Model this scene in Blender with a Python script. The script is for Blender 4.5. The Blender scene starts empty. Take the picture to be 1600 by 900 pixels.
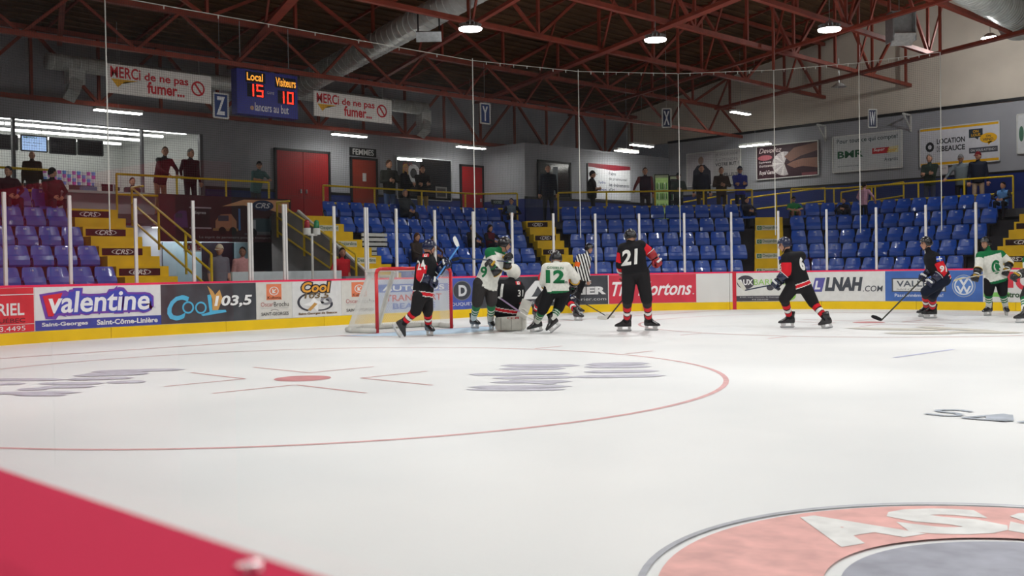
import bpy, bmesh, math, random
import numpy as np
from mathutils import Vector, Matrix
from mathutils.bvhtree import BVHTree
random.seed(7)
SC = bpy.context.scene
COL = SC.collection

# ---------------------------------------------------------------- camera (solved from the rink's regulation dimensions)
CAM = np.array([-11.2446, -13.2382, 1.1524])
YAW, PIT, ROLL, FPX = math.radians(134.8997), math.radians(-0.9494), math.radians(-0.8976), 1639.09
_d = np.array([math.cos(PIT)*math.cos(YAW), math.cos(PIT)*math.sin(YAW), math.sin(PIT)])
_r = np.cross(_d, [0, 0, 1]); _r /= np.linalg.norm(_r); _u = np.cross(_r, _d)
_r, _u = _r*math.cos(ROLL)+_u*math.sin(ROLL), -_r*math.sin(ROLL)+_u*math.cos(ROLL)
cd = bpy.data.cameras.new('camera'); cam = bpy.data.objects.new('camera', cd); COL.objects.link(cam)
cd.sensor_width = 36; cd.lens = FPX/1600*36; cd.clip_start = 0.02; cd.clip_end = 200
cam.matrix_world = Matrix(((_r[0], _u[0], -_d[0], CAM[0]), (_r[1], _u[1], -_d[1], CAM[1]), (_r[2], _u[2], -_d[2], CAM[2]), (0, 0, 0, 1)))
SC.camera = cam
# ---------------------------------------------------------------- world and exposure
w = bpy.data.worlds.new('world'); SC.world = w; w.use_nodes = True
w.node_tree.nodes['Background'].inputs[0].default_value = (0.02, 0.02, 0.022, 1)
w.node_tree.nodes['Background'].inputs[1].default_value = 1.0
SC.view_settings.view_transform = 'Standard'; SC.view_settings.look = 'None'
SC.view_settings.gamma = 1.0; SC.view_settings.use_curve_mapping = False
SC.view_settings.exposure = 0.0
LAMP_W = 705.0       # each high-bay lamp over the ice
TUBE_W = 22.0         # each fluorescent fixture over the walkway

# ---------------------------------------------------------------- pixel -> place helpers (1600x900 frame)
def ray(px, py): return _d + _r*(px-800)/FPX + _u*(450-py)/FPX
def atx(px, py, x): v = ray(px, py); return CAM + v*((x-CAM[0])/v[0])
def aty(px, py, y): v = ray(px, py); return CAM + v*((y-CAM[1])/v[1])
def atz(px, py, z): v = ray(px, py); return CAM + v*((z-CAM[2])/v[2])
def atdepth(px, py, D): return CAM + ray(px, py)*D
def depth(p): return float((np.array(p)-CAM) @ _d)
def proj(p):
    v = np.array(p)-CAM; k = FPX/(v @ _d); return 800+k*(v @ _r), 450-k*(v @ _u)
U45 = np.array([-.70711, .70711, 0]); R45 = np.array([.70711, .70711, 0])

# ---------------------------------------------------------------- materials
def lin(c):
    c = c/255.0
    return c/12.92 if c <= .04045 else ((c+.055)/1.055)**2.4
MATS = {}
def mat(name, rgb, rough=.55, metal=0.0, spec=.4, var=.08, scale=9.0, bump=0.0, bscale=60.0, emit=0.0, coat=0.0):
    if name in MATS: return MATS[name]
    m = bpy.data.materials.new(name); m.use_nodes = True
    nt = m.node_tree; b = nt.nodes['Principled BSDF']
    c = [lin(x) for x in rgb]
    b.inputs['Roughness'].default_value = rough; b.inputs['Metallic'].default_value = metal
    b.inputs['Specular IOR Level'].default_value = spec; b.inputs['Coat Weight'].default_value = coat
    tc = nt.nodes.new('ShaderNodeTexCoord')
    n = nt.nodes.new('ShaderNodeTexNoise'); n.inputs['Scale'].default_value = scale; n.inputs['Detail'].default_value = 4
    nt.links.new(tc.outputs['Object'], n.inputs['Vector'])
    r = nt.nodes.new('ShaderNodeValToRGB')
    r.color_ramp.elements[0].position = .3; r.color_ramp.elements[1].position = .7
    r.color_ramp.elements[0].color = (*[x*(1-var) for x in c], 1); r.color_ramp.elements[1].color = (*[min(1, x*(1+var)) for x in c], 1)
    nt.links.new(n.outputs['Fac'], r.inputs['Fac']); nt.links.new(r.outputs['Color'], b.inputs['Base Color'])
    if emit > 0:
        nt.links.new(r.outputs['Color'], b.inputs['Emission Color']); b.inputs['Emission Strength'].default_value = emit
    if bump > 0:
        n2 = nt.nodes.new('ShaderNodeTexNoise'); n2.inputs['Scale'].default_value = bscale; n2.inputs['Detail'].default_value = 5
        nt.links.new(tc.outputs['Object'], n2.inputs['Vector'])
        bp_ = nt.nodes.new('ShaderNodeBump'); bp_.inputs['Strength'].default_value = bump; bp_.inputs['Distance'].default_value = .01
        nt.links.new(n2.outputs['Fac'], bp_.inputs['Height']); nt.links.new(bp_.outputs['Normal'], b.inputs['Normal'])
    MATS[name] = m; return m
def col(rgb, rough=.6, spec=.3):
    """plain print / paint / cloth colour, one material per colour"""
    return mat('paint_%02x%02x%02x_%d' % (*rgb, int(rough*100)), rgb, rough, 0, spec, var=.05)
def glass_mat(name, tint, refl, rough=0.0, haze=0.0):
    m = bpy.data.materials.new(name); m.use_nodes = True; nt = m.node_tree; nt.nodes.clear()
    o = nt.nodes.new('ShaderNodeOutputMaterial'); t = nt.nodes.new('ShaderNodeBsdfTransparent'); g = nt.nodes.new('ShaderNodeBsdfGlossy')
    t.inputs[0].default_value = (*tint, 1); g.inputs['Roughness'].default_value = rough
    fr = nt.nodes.new('ShaderNodeFresnel'); fr.inputs[0].default_value = 1.45
    mu = nt.nodes.new('ShaderNodeMath'); mu.operation = 'MULTIPLY'; mu.inputs[1].default_value = refl
    mx = nt.nodes.new('ShaderNodeMixShader')
    ge = nt.nodes.new('ShaderNodeNewGeometry'); fb = nt.nodes.new('ShaderNodeMath'); fb.operation = 'SUBTRACT'; fb.inputs[0].default_value = 1.0
    nt.links.new(ge.outputs['Backfacing'], fb.inputs[1]); mf = nt.nodes.new('ShaderNodeMath'); mf.operation = 'MULTIPLY'     # a thin pane: reflect at the front face only
    nt.links.new(fr.outputs[0], mu.inputs[0]); nt.links.new(mu.outputs[0], mf.inputs[0]); nt.links.new(fb.outputs[0], mf.inputs[1]); nt.links.new(mf.outputs[0], mx.inputs[0])
    nt.links.new(t.outputs[0], mx.inputs[1]); nt.links.new(g.outputs[0], mx.inputs[2])
    last = mx
    if haze > 0:
        di = nt.nodes.new('ShaderNodeBsdfDiffuse'); di.inputs[0].default_value = (.8, .82, .84, 1)
        tc = nt.nodes.new('ShaderNodeTexCoord'); n = nt.nodes.new('ShaderNodeTexNoise'); n.inputs['Scale'].default_value = 2.2; n.inputs['Detail'].default_value = 6
        m2 = nt.nodes.new('ShaderNodeMath'); m2.operation = 'MULTIPLY'; m2.inputs[1].default_value = haze
        nt.links.new(tc.outputs['Object'], n.inputs['Vector']); nt.links.new(n.outputs['Fac'], m2.inputs[0])
        mx2 = nt.nodes.new('ShaderNodeMixShader'); nt.links.new(m2.outputs[0], mx2.inputs[0])
        nt.links.new(mx.outputs[0], mx2.inputs[1]); nt.links.new(di.outputs[0], mx2.inputs[2]); last = mx2
    nt.links.new(last.outputs[0], o.inputs[0]); MATS[name] = m; return m

# ---------------------------------------------------------------- object helpers
INV = {}
def tag(o, label=None, cat=None, group=None, kind=None):
    if label: o['label'] = label
    if cat: o['category'] = cat
    if group: o['group'] = group
    if kind: o['kind'] = kind
    return o
def thing(name, label, cat, loc=(0, 0, 0), rz=0.0, group=None, kind=None):
    o = bpy.data.objects.new(name, None); COL.objects.link(o); o.empty_display_size = .1
    o.location = [float(x) for x in loc]; o.rotation_euler = (0, 0, rz)
    INV[o.name] = (Matrix.Translation([float(x) for x in loc]) @ Matrix.Rotation(rz, 4, 'Z')).inverted()
    return tag(o, label, cat, group, kind)
def link(name, me, parent=None, mats=None):
    o = bpy.data.objects.new(name, me); COL.objects.link(o)
    if parent is not None:
        o.parent = parent; INV[o.name] = INV.get(parent.name, Matrix())
    else: INV[o.name] = Matrix()
    if mats:
        for m in mats: me.materials.append(m)
    return o
def copy_tree(o, parent=None):
    c = o.copy(); COL.objects.link(c)
    if parent is not None: c.parent = parent
    for ch in o.children: copy_tree(ch, c)
    return c
def nrm(v): v = np.array(v, float); return v/max(np.linalg.norm(v), 1e-9)
class MB:
    def __init__(s): s.v = []; s.f = []; s.m = []
    def add(s, vs, fs, mi=0):
        o = len(s.v); s.v.extend([tuple(map(float, q)) for q in vs]); s.f.extend([tuple(i+o for i in f) for f in fs]); s.m.extend([mi]*len(fs)); return s
    def box(s, c, size, R=None, mi=0):
        h = np.array(size)/2.0; R = np.eye(3) if R is None else np.array(R)
        vs = [np.array(c)+R @ (h*np.array(k)) for k in ((-1,-1,-1),(1,-1,-1),(1,1,-1),(-1,1,-1),(-1,-1,1),(1,-1,1),(1,1,1),(-1,1,1))]
        return s.add(vs, [(0,3,2,1),(4,5,6,7),(0,1,5,4),(1,2,6,5),(2,3,7,6),(3,0,4,7)], mi)
    def b2(s, lo, hi, mi=0): return s.box((np.array(lo)+np.array(hi))/2, np.abs(np.array(hi)-np.array(lo)), None, mi)
    def beam(s, p0, p1, w, h, up=(0, 0, 1), mi=0):
        p0 = np.array(p0, float); p1 = np.array(p1, float); t = nrm(p1-p0); a = np.cross(t, up)
        if np.linalg.norm(a) < 1e-4: a = np.cross(t, (1, 0, 0))
        a = nrm(a); b = np.cross(a, t); R = np.stack([a, t, b], 1)
        return s.box((p0+p1)/2, (w, np.linalg.norm(p1-p0), h), R, mi)
    def cyl(s, p0, p1, r0, r1=None, n=10, mi=0, caps=True):
        r1 = r0 if r1 is None else r1
        p0 = np.array(p0, float); p1 = np.array(p1, float); t = nrm(p1-p0); a = np.cross(t, (0, 0, 1))
        if np.linalg.norm(a) < 1e-4: a = np.array((1., 0, 0))
        a = nrm(a); b = np.cross(t, a); vs = []
        for p, r in ((p0, r0), (p1, r1)):
            for i in range(n):
                q = 2*math.pi*i/n; vs.append(p+r*(a*math.cos(q)+b*math.sin(q)))
        fs = [(i, (i+1) % n, n+(i+1) % n, n+i) for i in range(n)]
        if caps: fs += [tuple(range(n))[::-1], tuple(range(n, 2*n))]
        return s.add(vs, fs, mi)
    def tube(s, pts, r, n=8, mi=0):
        for a, b in zip(pts[:-1], pts[1:]): s.cyl(a, b, r, r, n, mi)
        for p in pts[1:-1]: s.ell(p, np.eye(3)*r, n, 6, mi)
        return s
    def ell(s, c, A, nu=12, nv=8, mi=0):
        A = np.array(A, float); c = np.array(c, float)       # columns: the three half axes
        vs = [c+A[:, 2]]
        for j in range(1, nv):
            th = math.pi*j/nv
            for i in range(nu):
                ph = 2*math.pi*i/nu; vs.append(c+A[:, 0]*math.sin(th)*math.cos(ph)+A[:, 1]*math.sin(th)*math.sin(ph)+A[:, 2]*math.cos(th))
        vs.append(c-A[:, 2]); L = len(vs)-1; fs = []
        for i in range(nu):
            fs.append((0, 1+i, 1+(i+1) % nu)); fs.append((L, 1+(nv-2)*nu+(i+1) % nu, 1+(nv-2)*nu+i))
            for j in range(nv-2):
                a = 1+j*nu; b = a+nu; fs.append((a+i, b+i, b+(i+1) % nu, a+(i+1) % nu))
        return s.add(vs, fs, mi)
    def cap(s, p0, p1, r0, r1=None, n=10, mi=0):
        r1 = r0 if r1 is None else r1
        s.cyl(p0, p1, r0, r1, n, mi); s.ell(p0, np.eye(3)*r0, n, 6, mi); s.ell(p1, np.eye(3)*r1, n, 6, mi); return s
    def loft(s, rings, mi=0, closed=True):
        n = len(rings[0]); vs = [p for r in rings for p in r]; fs = []
        for k in range(len(rings)-1):
            for i in range(n): fs.append((k*n+i, k*n+(i+1) % n, (k+1)*n+(i+1) % n, (k+1)*n+i))
        if closed: fs += [tuple(range(n))[::-1], tuple(range((len(rings)-1)*n, len(rings)*n))]
        return s.add(vs, fs, mi)
    def prism(s, poly, z0, z1, mi=0):
        a = sum(poly[i][0]*poly[(i+1) % len(poly)][1]-poly[(i+1) % len(poly)][0]*poly[i][1] for i in range(len(poly)))
        if a < 0: poly = poly[::-1]
        n = len(poly); vs = [(x, y, z0) for x, y in poly]+[(x, y, z1) for x, y in poly]
        return s.add(vs, [tuple(range(n))[::-1], tuple(range(n, 2*n))]+[(i, (i+1) % n, n+(i+1) % n, n+i) for i in range(n)], mi)
    def mesh(s, name, mats=(), inv=None, smooth=False):
        me = bpy.data.meshes.new(name); v = np.array(s.v, float)
        if inv is not None:
            M = np.array(inv); v = v @ M[:3, :3].T + M[:3, 3]
        me.from_pydata(v.tolist(), [], s.f)
        for m in mats: me.materials.append(m)
        if len(mats) > 1: me.polygons.foreach_set('material_index', s.m)
        if smooth: me.polygons.foreach_set('use_smooth', [True]*len(me.polygons))
        me.update(); return me
    def build(s, name, mats, parent=None, smooth=False):
        if not isinstance(mats, (list, tuple)): mats = [mats]
        me = s.mesh(name, mats, INV.get(parent.name) if parent is not None else None, smooth)
        return link(name, me, parent)
def one(name, mb, m, label, cat, group=None, smooth=False): return tag(mb.build(name, m, None, smooth), label, cat, group)
def struct(name, mb, m, label=None, parent=None):
    o = mb.build(name, m, parent)
    if parent is None: tag(o, label, None, None, 'structure')
    return o

# ---------------------------------------------------------------- lettering and flat print
_TX = {}
def text_geo(body, off=0.0, shear=0.0, res=3):
    k = (body, off, shear, res)
    if k in _TX: return _TX[k]
    c = bpy.data.curves.new('lettering', 'FONT'); c.body = body; c.size = 1; c.offset = off; c.shear = shear; c.resolution_u = res; c.fill_mode = 'FRONT'
    o = bpy.data.objects.new('lettering', c); me = bpy.data.meshes.new_from_object(o)
    v = np.array([tuple(x.co) for x in me.vertices]).reshape(-1, 3)[:, :2]; f = [tuple(p.vertices) for p in me.polygons]
    bpy.data.objects.remove(o); bpy.data.curves.remove(c); bpy.data.meshes.remove(me)
    if len(v):
        lo = v.min(0); hi = v.max(0)
    else: lo = np.zeros(2); hi = np.ones(2)
    _TX[k] = (v, f, lo, hi); return _TX[k]
def T(s, u0, v0, u1, v1, c, off=0.0, shear=0.0, layer=1, ref=None, name='lettering'): return ('T', s, u0, v0, u1, v1, c, off, shear, layer, ref, name)
def Rr(u0, v0, u1, v1, c, layer=1, name='emblem'): return ('G', [(u0, v0), (u1, v0), (u1, v1), (u0, v1)], c, layer, name)
def G(pts, c, layer=1, name='emblem'): return ('G', pts, c, layer, name)
def Cc(cu, cv, ru, rv, c, layer=1, inner=0.0, a0=0, a1=360, name='emblem'): return ('C', cu, cv, ru, rv, c, layer, inner, a0, a1, name)
def decals(parent, fn, W, H, els, step=.0025):
    """flat print on a panel: element coordinates are fractions of the panel; fn(u, v, off) -> world point"""
    for e in els:
        mb = MB()
        if e[0] == 'T':
            _, s, u0, v0, u1, v1, c, off, sh, ly, ref, nm = e
            v, f, lo, hi = text_geo(s, off, sh)
            if ref:                                           # same box as another lettering, so that outlines line up
                _, _, lo, hi = text_geo(s, ref[0], ref[1])
            if not len(v): continue
            q = (v-lo)/(hi-lo); pts = [fn((u0+(u1-u0)*a)*W, (v0+(v1-v0)*b)*H, ly*step) for a, b in q]
            mb.add(pts, f)
        elif e[0] == 'S':                                       # a band with its own lower and upper outline: (u, low, high)
            _, P, c, ly, nm = e; n = len(P)
            mb.add([fn(u*W, a*H, ly*step) for u, a, b in P]+[fn(u*W, b*H, ly*step) for u, a, b in P], [(k, k+1, n+k+1, n+k) for k in range(n-1)])
        elif e[0] == 'G':
            _, P, c, ly, nm = e
            if len(P) == 4 and abs(P[1][0]-P[0][0])*W > .6:
                n = int(abs(P[1][0]-P[0][0])*W/.3)+1; lo_ = [np.array(P[0])*(1-k/n)+np.array(P[1])*k/n for k in range(n+1)]; hi_ = [np.array(P[3])*(1-k/n)+np.array(P[2])*k/n for k in range(n+1)]
                mb.add([fn(a*W, b*H, ly*step) for a, b in lo_+hi_], [(k, k+1, n+2+k, n+1+k) for k in range(n)])
            else: mb.add([fn(a*W, b*H, ly*step) for a, b in P], [tuple(range(len(P)))])
        else:
            _, cu, cv, ru, rv, c, ly, inn, a0, a1, nm = e; n = 28; vs = []; fs = []
            for k in range(n+1):
                t = math.radians(a0+(a1-a0)*k/n); vs.append(fn((cu+ru*math.cos(t))*W, (cv+rv*math.sin(t))*H, ly*step)); vs.append(fn((cu+ru*inn*math.cos(t))*W, (cv+rv*inn*math.sin(t))*H, ly*step))
            for k in range(n): fs.append((2*k, 2*k+2, 2*k+3, 2*k+1) if inn > 0 else (2*k, 2*k+2, 2*k+1))
            mb.add(vs, fs)
        m = c if not isinstance(c, tuple) else col(c, .5, .3)
        mb.build(nm, m, parent)
def planar(o, U, V, N):
    o = np.array(o, float); U = np.array(U, float); V = np.array(V, float); N = np.array(N, float)
    return lambda u, v, d: o+U*u+V*v+N*d
def board_sign(name, label, cat, o, U, W, H, N, bg, els, thick=.03, frame=None, group=None):
    """a flat sign standing upright: o lower left corner seen from the front, U along it, N out of its face"""
    o = np.array(o, float); U = nrm(U); N = nrm(N); V = np.array((0, 0, 1.))
    t = thing(name, label, cat, o+U*W/2, 0, group)
    mb = MB(); R = np.stack([U, N, V], 1); mb.box(o+U*W/2+V*H/2-N*thick/2, (W, thick, H), R); mb.build('panel', bg if not isinstance(bg, tuple) else col(bg, .5, .3), t)
    if frame:
        for a, b in ((o, o+U*W), (o+V*H, o+U*W+V*H), (o, o+V*H), (o+U*W, o+U*W+V*H)):
            MB().beam(a, b, .035, .035).build('frame_bar', frame, t)
    decals(t, planar(o, U, V, N), W, H, els); return t

# ---------------------------------------------------------------- rink outline
RX, RY, RR = 30.48, 12.95, 8.53
BH = 1.03
_A = RY-RR; _L = RR*math.pi/2
def rink(s, o=0.0):
    """s: metres along the boards from behind the goal (positive to the right); o: metres outside the ice. -> (x, y), outward normal"""
    sg = 1 if s >= 0 else -1; a = abs(s)
    if a <= _A: p = (-RX, a); n = (-1, 0)
    elif a <= _A+_L:
        t = (a-_A)/RR; n = (-math.cos(t), math.sin(t)); p = (-RX+RR+RR*n[0], RY-RR+RR*n[1])
    else: p = (-RX+RR+(a-_A-_L), RY); n = (0, 1)
    return np.array((p[0]+n[0]*o, sg*(p[1]+n[1]*o))), np.array((n[0], sg*n[1]))
def rp(s, z, o=0.0): p, n = rink(s, o); return np.array((p[0], p[1], z))
_ss = np.linspace(-8.2, 26, 1400); _pp = np.array([proj(rp(s, .6))[0] for s in _ss])
def s_of(px): return float(np.interp(px, _pp, _ss))
def strip(mb, s0, s1, z0, z1, o0, o1, mi=0, step=.45):
    n = max(1, int(math.ceil(abs(s1-s0)/step))); rings = []
    for k in range(n+1):
        s = s0+(s1-s0)*k/n; rings.append([rp(s, z0, o0), rp(s, z0, o1), rp(s, z1, o1), rp(s, z1, o0)])
    return mb.loft(rings, mi)
cd.dof.use_dof = True; cd.dof.focus_distance = 22.0; cd.dof.aperture_fstop = 7.0
# ================================================================= lamps of the hall
steel = mat('galvanised_steel', (176, 180, 182), .42, .75, .5, .14, 14)
white_metal = mat('white_enamel', (206, 206, 202), .5, 0, .4, .05)
lens_m = mat('lamp_lens', (255, 250, 244), .4, 0, .2, .02, emit=26.0)
tube_m = mat('tube_lens', (255, 252, 245), .4, 0, .2, .02, emit=42.0)
def make_lamp():
    t = thing('high_bay_lamp', 'x', 'lamp')
    mb = MB(); mb.cyl((0, 0, .02), (0, 0, .09), .27, .2, 24); mb.cyl((0, 0, .09), (0, 0, .2), .11, .08, 16)
    for k in range(16):
        a = 2*math.pi*k/16; mb.beam((.1*math.cos(a), .1*math.sin(a), .12), (.25*math.cos(a), .25*math.sin(a), .08), .012, .07)
    mb.build('housing', steel, t)
    MB().cyl((0, 0, -.012), (0, 0, .02), .25, .262, 28).build('lens', lens_m, t)
    mb = MB(); mb.cyl((0, 0, .2), (0, 0, 2.62), .008, .008, 6); mb.tube([(-.03, 0, .2), (0, 0, .27), (.03, 0, .2)], .008, 6); mb.build('hanger', steel, t)
    l = bpy.data.lights.new('lamp_light', 'SPOT'); l.energy = LAMP_W; l.spot_size = math.radians(168); l.spot_blend = .8; l.shadow_soft_size = .24; l.color = (1, .99, .975)
    lo = bpy.data.objects.new('lamp_light', l); COL.objects.link(lo); lo.parent = t; lo.location = (0, 0, -.04)
    return t
LAMP = make_lamp()
_lamps = [(atz(735, 46, 6.6), 'round LED high bay lamp glowing beside the silver duct'), (atz(1024, 63, 6.6), 'round glowing LED high bay lamp in the middle of the roof'), (atz(1296, 47, 6.6), 'round glowing LED high bay lamp next to the grey louvre box')]
for ix, x in enumerate(np.arange(-27.4, -1, 5.2)):
    for iy, y in enumerate((-9.4, -3.4, 2.6, 8.6)):
        if depth((x, y, 6.9)) > 20.2: continue
        _lamps.append((np.array((x, y, 6.9)), 'round lamp above the ice, %s across in the %s row, out of view' % (['first', 'second', 'third', 'fourth'][iy], ['first', 'second', 'third', 'fourth', 'fifth', 'sixth', 'seventh'][ix])))
for k, (p, lb) in enumerate(_lamps):
    o = LAMP if k == 0 else copy_tree(LAMP); o.location = p; o['label'] = lb; o['group'] = 'high bay lamps above the ice'
# ================================================================= ice, walls, walkway
def ice_material():
    m = bpy.data.materials.new('ice'); m.use_nodes = True; nt = m.node_tree; b = nt.nodes['Principled BSDF']
    tc = nt.nodes.new('ShaderNodeTexCoord')
    n = nt.nodes.new('ShaderNodeTexNoise'); n.inputs['Scale'].default_value = .35; n.inputs['Detail'].default_value = 6
    nt.links.new(tc.outputs['Object'], n.inputs['Vector'])
    r = nt.nodes.new('ShaderNodeValToRGB'); r.color_ramp.elements[0].color = (.76, .775, .78, 1); r.color_ramp.elements[1].color = (.86, .865, .86, 1)
    r.color_ramp.elements[0].position = .35; r.color_ramp.elements[1].position = .65
    nt.links.new(n.outputs['Fac'], r.inputs['Fac']); nt.links.new(r.outputs['Color'], b.inputs['Base Color'])
    # skate scratches: long thin noise in two directions, a fine relief and changing gloss
    hs = []
    for rot, sx, sy in ((.5, 3, 46), (1.9, 2.2, 60), (2.7, 4, 52)):
        mp = nt.nodes.new('ShaderNodeMapping'); mp.inputs['Rotation'].default_value = (0, 0, rot); mp.inputs['Scale'].default_value = (sx, sy, 1)
        nn = nt.nodes.new('ShaderNodeTexNoise'); nn.inputs['Scale'].default_value = 1.0; nn.inputs['Detail'].default_value = 8; nn.inputs['Distortion'].default_value = .6
        nt.links.new(tc.outputs['Object'], mp.inputs['Vector']); nt.links.new(mp.outputs[0], nn.inputs['Vector']); hs.append(nn)
    a = nt.nodes.new('ShaderNodeMath'); a.operation = 'ADD'; a2 = nt.nodes.new('ShaderNodeMath'); a2.operation = 'ADD'
    nt.links.new(hs[0].outputs['Fac'], a.inputs[0]); nt.links.new(hs[1].outputs['Fac'], a.inputs[1]); nt.links.new(a.outputs[0], a2.inputs[0]); nt.links.new(hs[2].outputs['Fac'], a2.inputs[1])
    bp_ = nt.nodes.new('ShaderNodeBump'); bp_.inputs['Strength'].default_value = .12; bp_.inputs['Distance'].default_value = .004
    nt.links.new(a2.outputs[0], bp_.inputs['Height']); nt.links.new(bp_.outputs['Normal'], b.inputs['Normal'])
    mr = nt.nodes.new('ShaderNodeMapRange'); mr.inputs['From Min'].default_value = 1.1; mr.inputs['From Max'].default_value = 1.9; mr.inputs['To Min'].default_value = .34; mr.inputs['To Max'].default_value = .56
    nt.links.new(a2.outputs[0], mr.inputs['Value']); nt.links.new(mr.outputs[0], b.inputs['Roughness'])
    b.inputs['Specular IOR Level'].default_value = .13; MATS['ice'] = m; return m
ICE = ice_material()
_ring = [rink(s)[0] for s in np.linspace(-(_A+_L+52), _A+_L+52, 150)]
mb = MB(); mb.prism([tuple(p) for p in _ring], -.03, 0.0); floor = struct('floor', mb, ICE, 'white skating ice with faint painted markings')
conc = mat('concrete', (92, 92, 96), .8, 0, .2, .15, 3, .15)
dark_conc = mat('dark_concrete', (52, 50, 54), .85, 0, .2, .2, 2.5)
mb = MB(); mb.b2((-45, -24, -.2), (40, 24, -.032)); struct('floor', mb, conc, 'concrete ground of the hall around the rink')

grey = mat('grey_siding', (150, 151, 157), .6, 0, .3, .06, 1.5)
beige = mat('beige_board', (208, 198, 184), .75, 0, .2, .07, 1.2)
blue_w = mat('blue_wainscot', (24, 42, 104), .55, 0, .35, .08, 2)
black_trim = mat('black_trim', (24, 24, 27), .5, 0, .4, .1)
WX, WY, ZC, ROOFW = -38.5, 20.97, 2.7, 7.5
def deckz(x): return ROOFW+.178*(x+38.5) if x < -25 else ROOFW+.178*13.5+.05*(x+25)
KY0, KY1, KZ0, KZ1 = -9.0, 1.71, 3.35, 5.16     # canteen window
mb = MB()
mb.b2((WX-.2, -22, 0), (WX, KY0, ROOFW)); mb.b2((WX-.2, KY0, 0), (WX, KY1, KZ0)); mb.b2((WX-.2, KY0, KZ1), (WX, KY1, ROOFW)); mb.b2((WX-.2, KY1, 0), (WX, WY, ROOFW))
wall_end = struct('wall_end', mb, grey, 'grey wall behind the goal end walkway')
JX, JY = -36.4, 12.72
mb = MB(); mb.prism([(WX, JY), (JX, JY), (JX, WY), (WX, WY)], ZC, 5.55); wall_corner = struct('wall_corner', mb, grey, 'grey corner block with dark window and white banner')
mb = MB()
mb.b2((JX, WY, 0), (32, WY+.2, 6.16)); wall_side = struct('wall_side', mb, grey, 'grey lower side wall carrying the advertising boards')
mb = MB(); xs = [-38.5, -34, -30, -25, 0, 32]
for a, b in zip(xs[:-1], xs[1:]):
    mb.add([(a, WY+.06, 6.16), (b, WY+.06, 6.16), (b, WY+.06, deckz(b)), (a, WY+.06, deckz(a)), (a, WY+.2, 6.16), (b, WY+.2, 6.16), (b, WY+.2, deckz(b)), (a, WY+.2, deckz(a))], [(0,1,2,3),(7,6,5,4),(0,4,5,1),(3,2,6,7),(1,5,6,2),(0,3,7,4)])
struct('wall_upper', mb, beige, 'pale beige upper side wall under the roof')
mb = MB(); mb.b2((-45, -22.2, 0), (32, -22, 11)); struct('wall_near', mb, grey, 'grey wall behind the camera side')
mb = MB(); mb.b2((32, -22, 0), (32.2, 21.2, 11.5)); struct('wall_far', mb, grey, 'grey wall at the other end of the hall')
# blue lower band with black cap
mb = MB(); mb.b2((WX, KY1+.1, ZC), (WX+.03, JY, 3.62)); struct('trim_1', mb, blue_w, 'blue band along the foot of the end wall')
mb = MB(); mb.b2((JX, JY, ZC), (JX+.03, WY, 3.62)); mb.b2((WX+.03, JY-.03, ZC), (JX, JY, 3.62)); struct('trim_2', mb, blue_w, 'blue band along the foot of the corner block')
mb = MB(); mb.b2((JX+.03, WY-.05, ZC), (-8, WY-.02, 3.95)); struct('trim_3', mb, blue_w, 'blue band along the foot of the side wall')
mb = MB(); mb.b2((WX, KY1+.1, 3.62), (WX+.04, JY, 3.7)); mb.b2((JX, JY-.04, 3.62), (JX+.04, WY, 3.7)); mb.b2((JX+.04, WY-.06, 3.95), (-8, WY-.02, 4.02)); struct('trim_4', mb, black_trim, 'black cap strip above the blue band')
mb = MB(); mb.beam((JX, WY-.02, 6.16), (-8, WY-.02, 6.3), .05, .09); struct('trim_5', mb, black_trim, 'dark cable duct along the side wall')
# roof deck
deck_m = mat('roof_planks', (92, 66, 44), .8, 0, .2, .3, 1.2, .3, 20)
mb = MB(); xs = [-38.7, -25, 0, 32.2]
for a, b in zip(xs[:-1], xs[1:]): mb.add([(a, -22.2, deckz(a)), (b, -22.2, deckz(b)), (b, 21.2, deckz(b)), (a, 21.2, deckz(a)), (a, -22.2, deckz(a)+.1), (b, -22.2, deckz(b)+.1), (b, 21.2, deckz(b)+.1), (a, 21.2, deckz(a)+.1)], [(3,2,1,0),(4,5,6,7),(0,1,5,4),(1,2,6,5),(2,3,7,6),(3,0,4,7)])
ceiling = struct('ceiling', mb, deck_m, 'dark wooden roof deck above the steel trusses')
plank_mesh = None
for k in range(120):
    x = -38.3+k*.3
    if x > -3: break
    z = deckz(x); mb = MB(); mb.b2((x, -10, z-.012), (x+.26, 20.9, z+.02)); mb.build('plank', deck_m, ceiling)

# ================================================================= stands
ZR = [.55, 1.0, 1.43, 1.88, 2.35]; SB = [1.82+.8*k for k in range(5)]
def mitre(s):
    x = -RX-s; return (x, 7.96+.4142*s)
def mitre2(s):
    # diagonal line  -x+y = K*1.4142  with y = RY+s
    K = (27.18+s)/.70711; y = RY+s; return (y-K, y)
def pl(s, y0=3.68, x1=-12.0): return [(-RX-s, y0), mitre(s), mitre2(s), (x1, RY+s)]
def pl_at(s, t, y0=-14.0):
    """point and outward normal at arclength t along the stand line at setback s (t = 0 at y0)"""
    P = pl(s, y0); N = [(-1, 0), (-.70711, .70711), (0, 1)]
    for k in range(3):
        a = np.array(P[k]); b = np.array(P[k+1]); L = np.linalg.norm(b-a)
        if t <= L or k == 2: return a+(b-a)/L*t, np.array(N[k])
        t -= L
def t_of(px, s, z):
    k = (round(s, 3), round(z, 3))
    if k not in _TT:
        ts = np.linspace(4, 46, 260); _TT[k] = (ts, [proj((*pl_at(s, t)[0], z))[0] for t in ts])
    return float(np.interp(px, _TT[k][1], _TT[k][0]))
_TT = {}
terr = mat('terrace_concrete', (58, 56, 62), .85, 0, .2, .15, 2.2)
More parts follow.
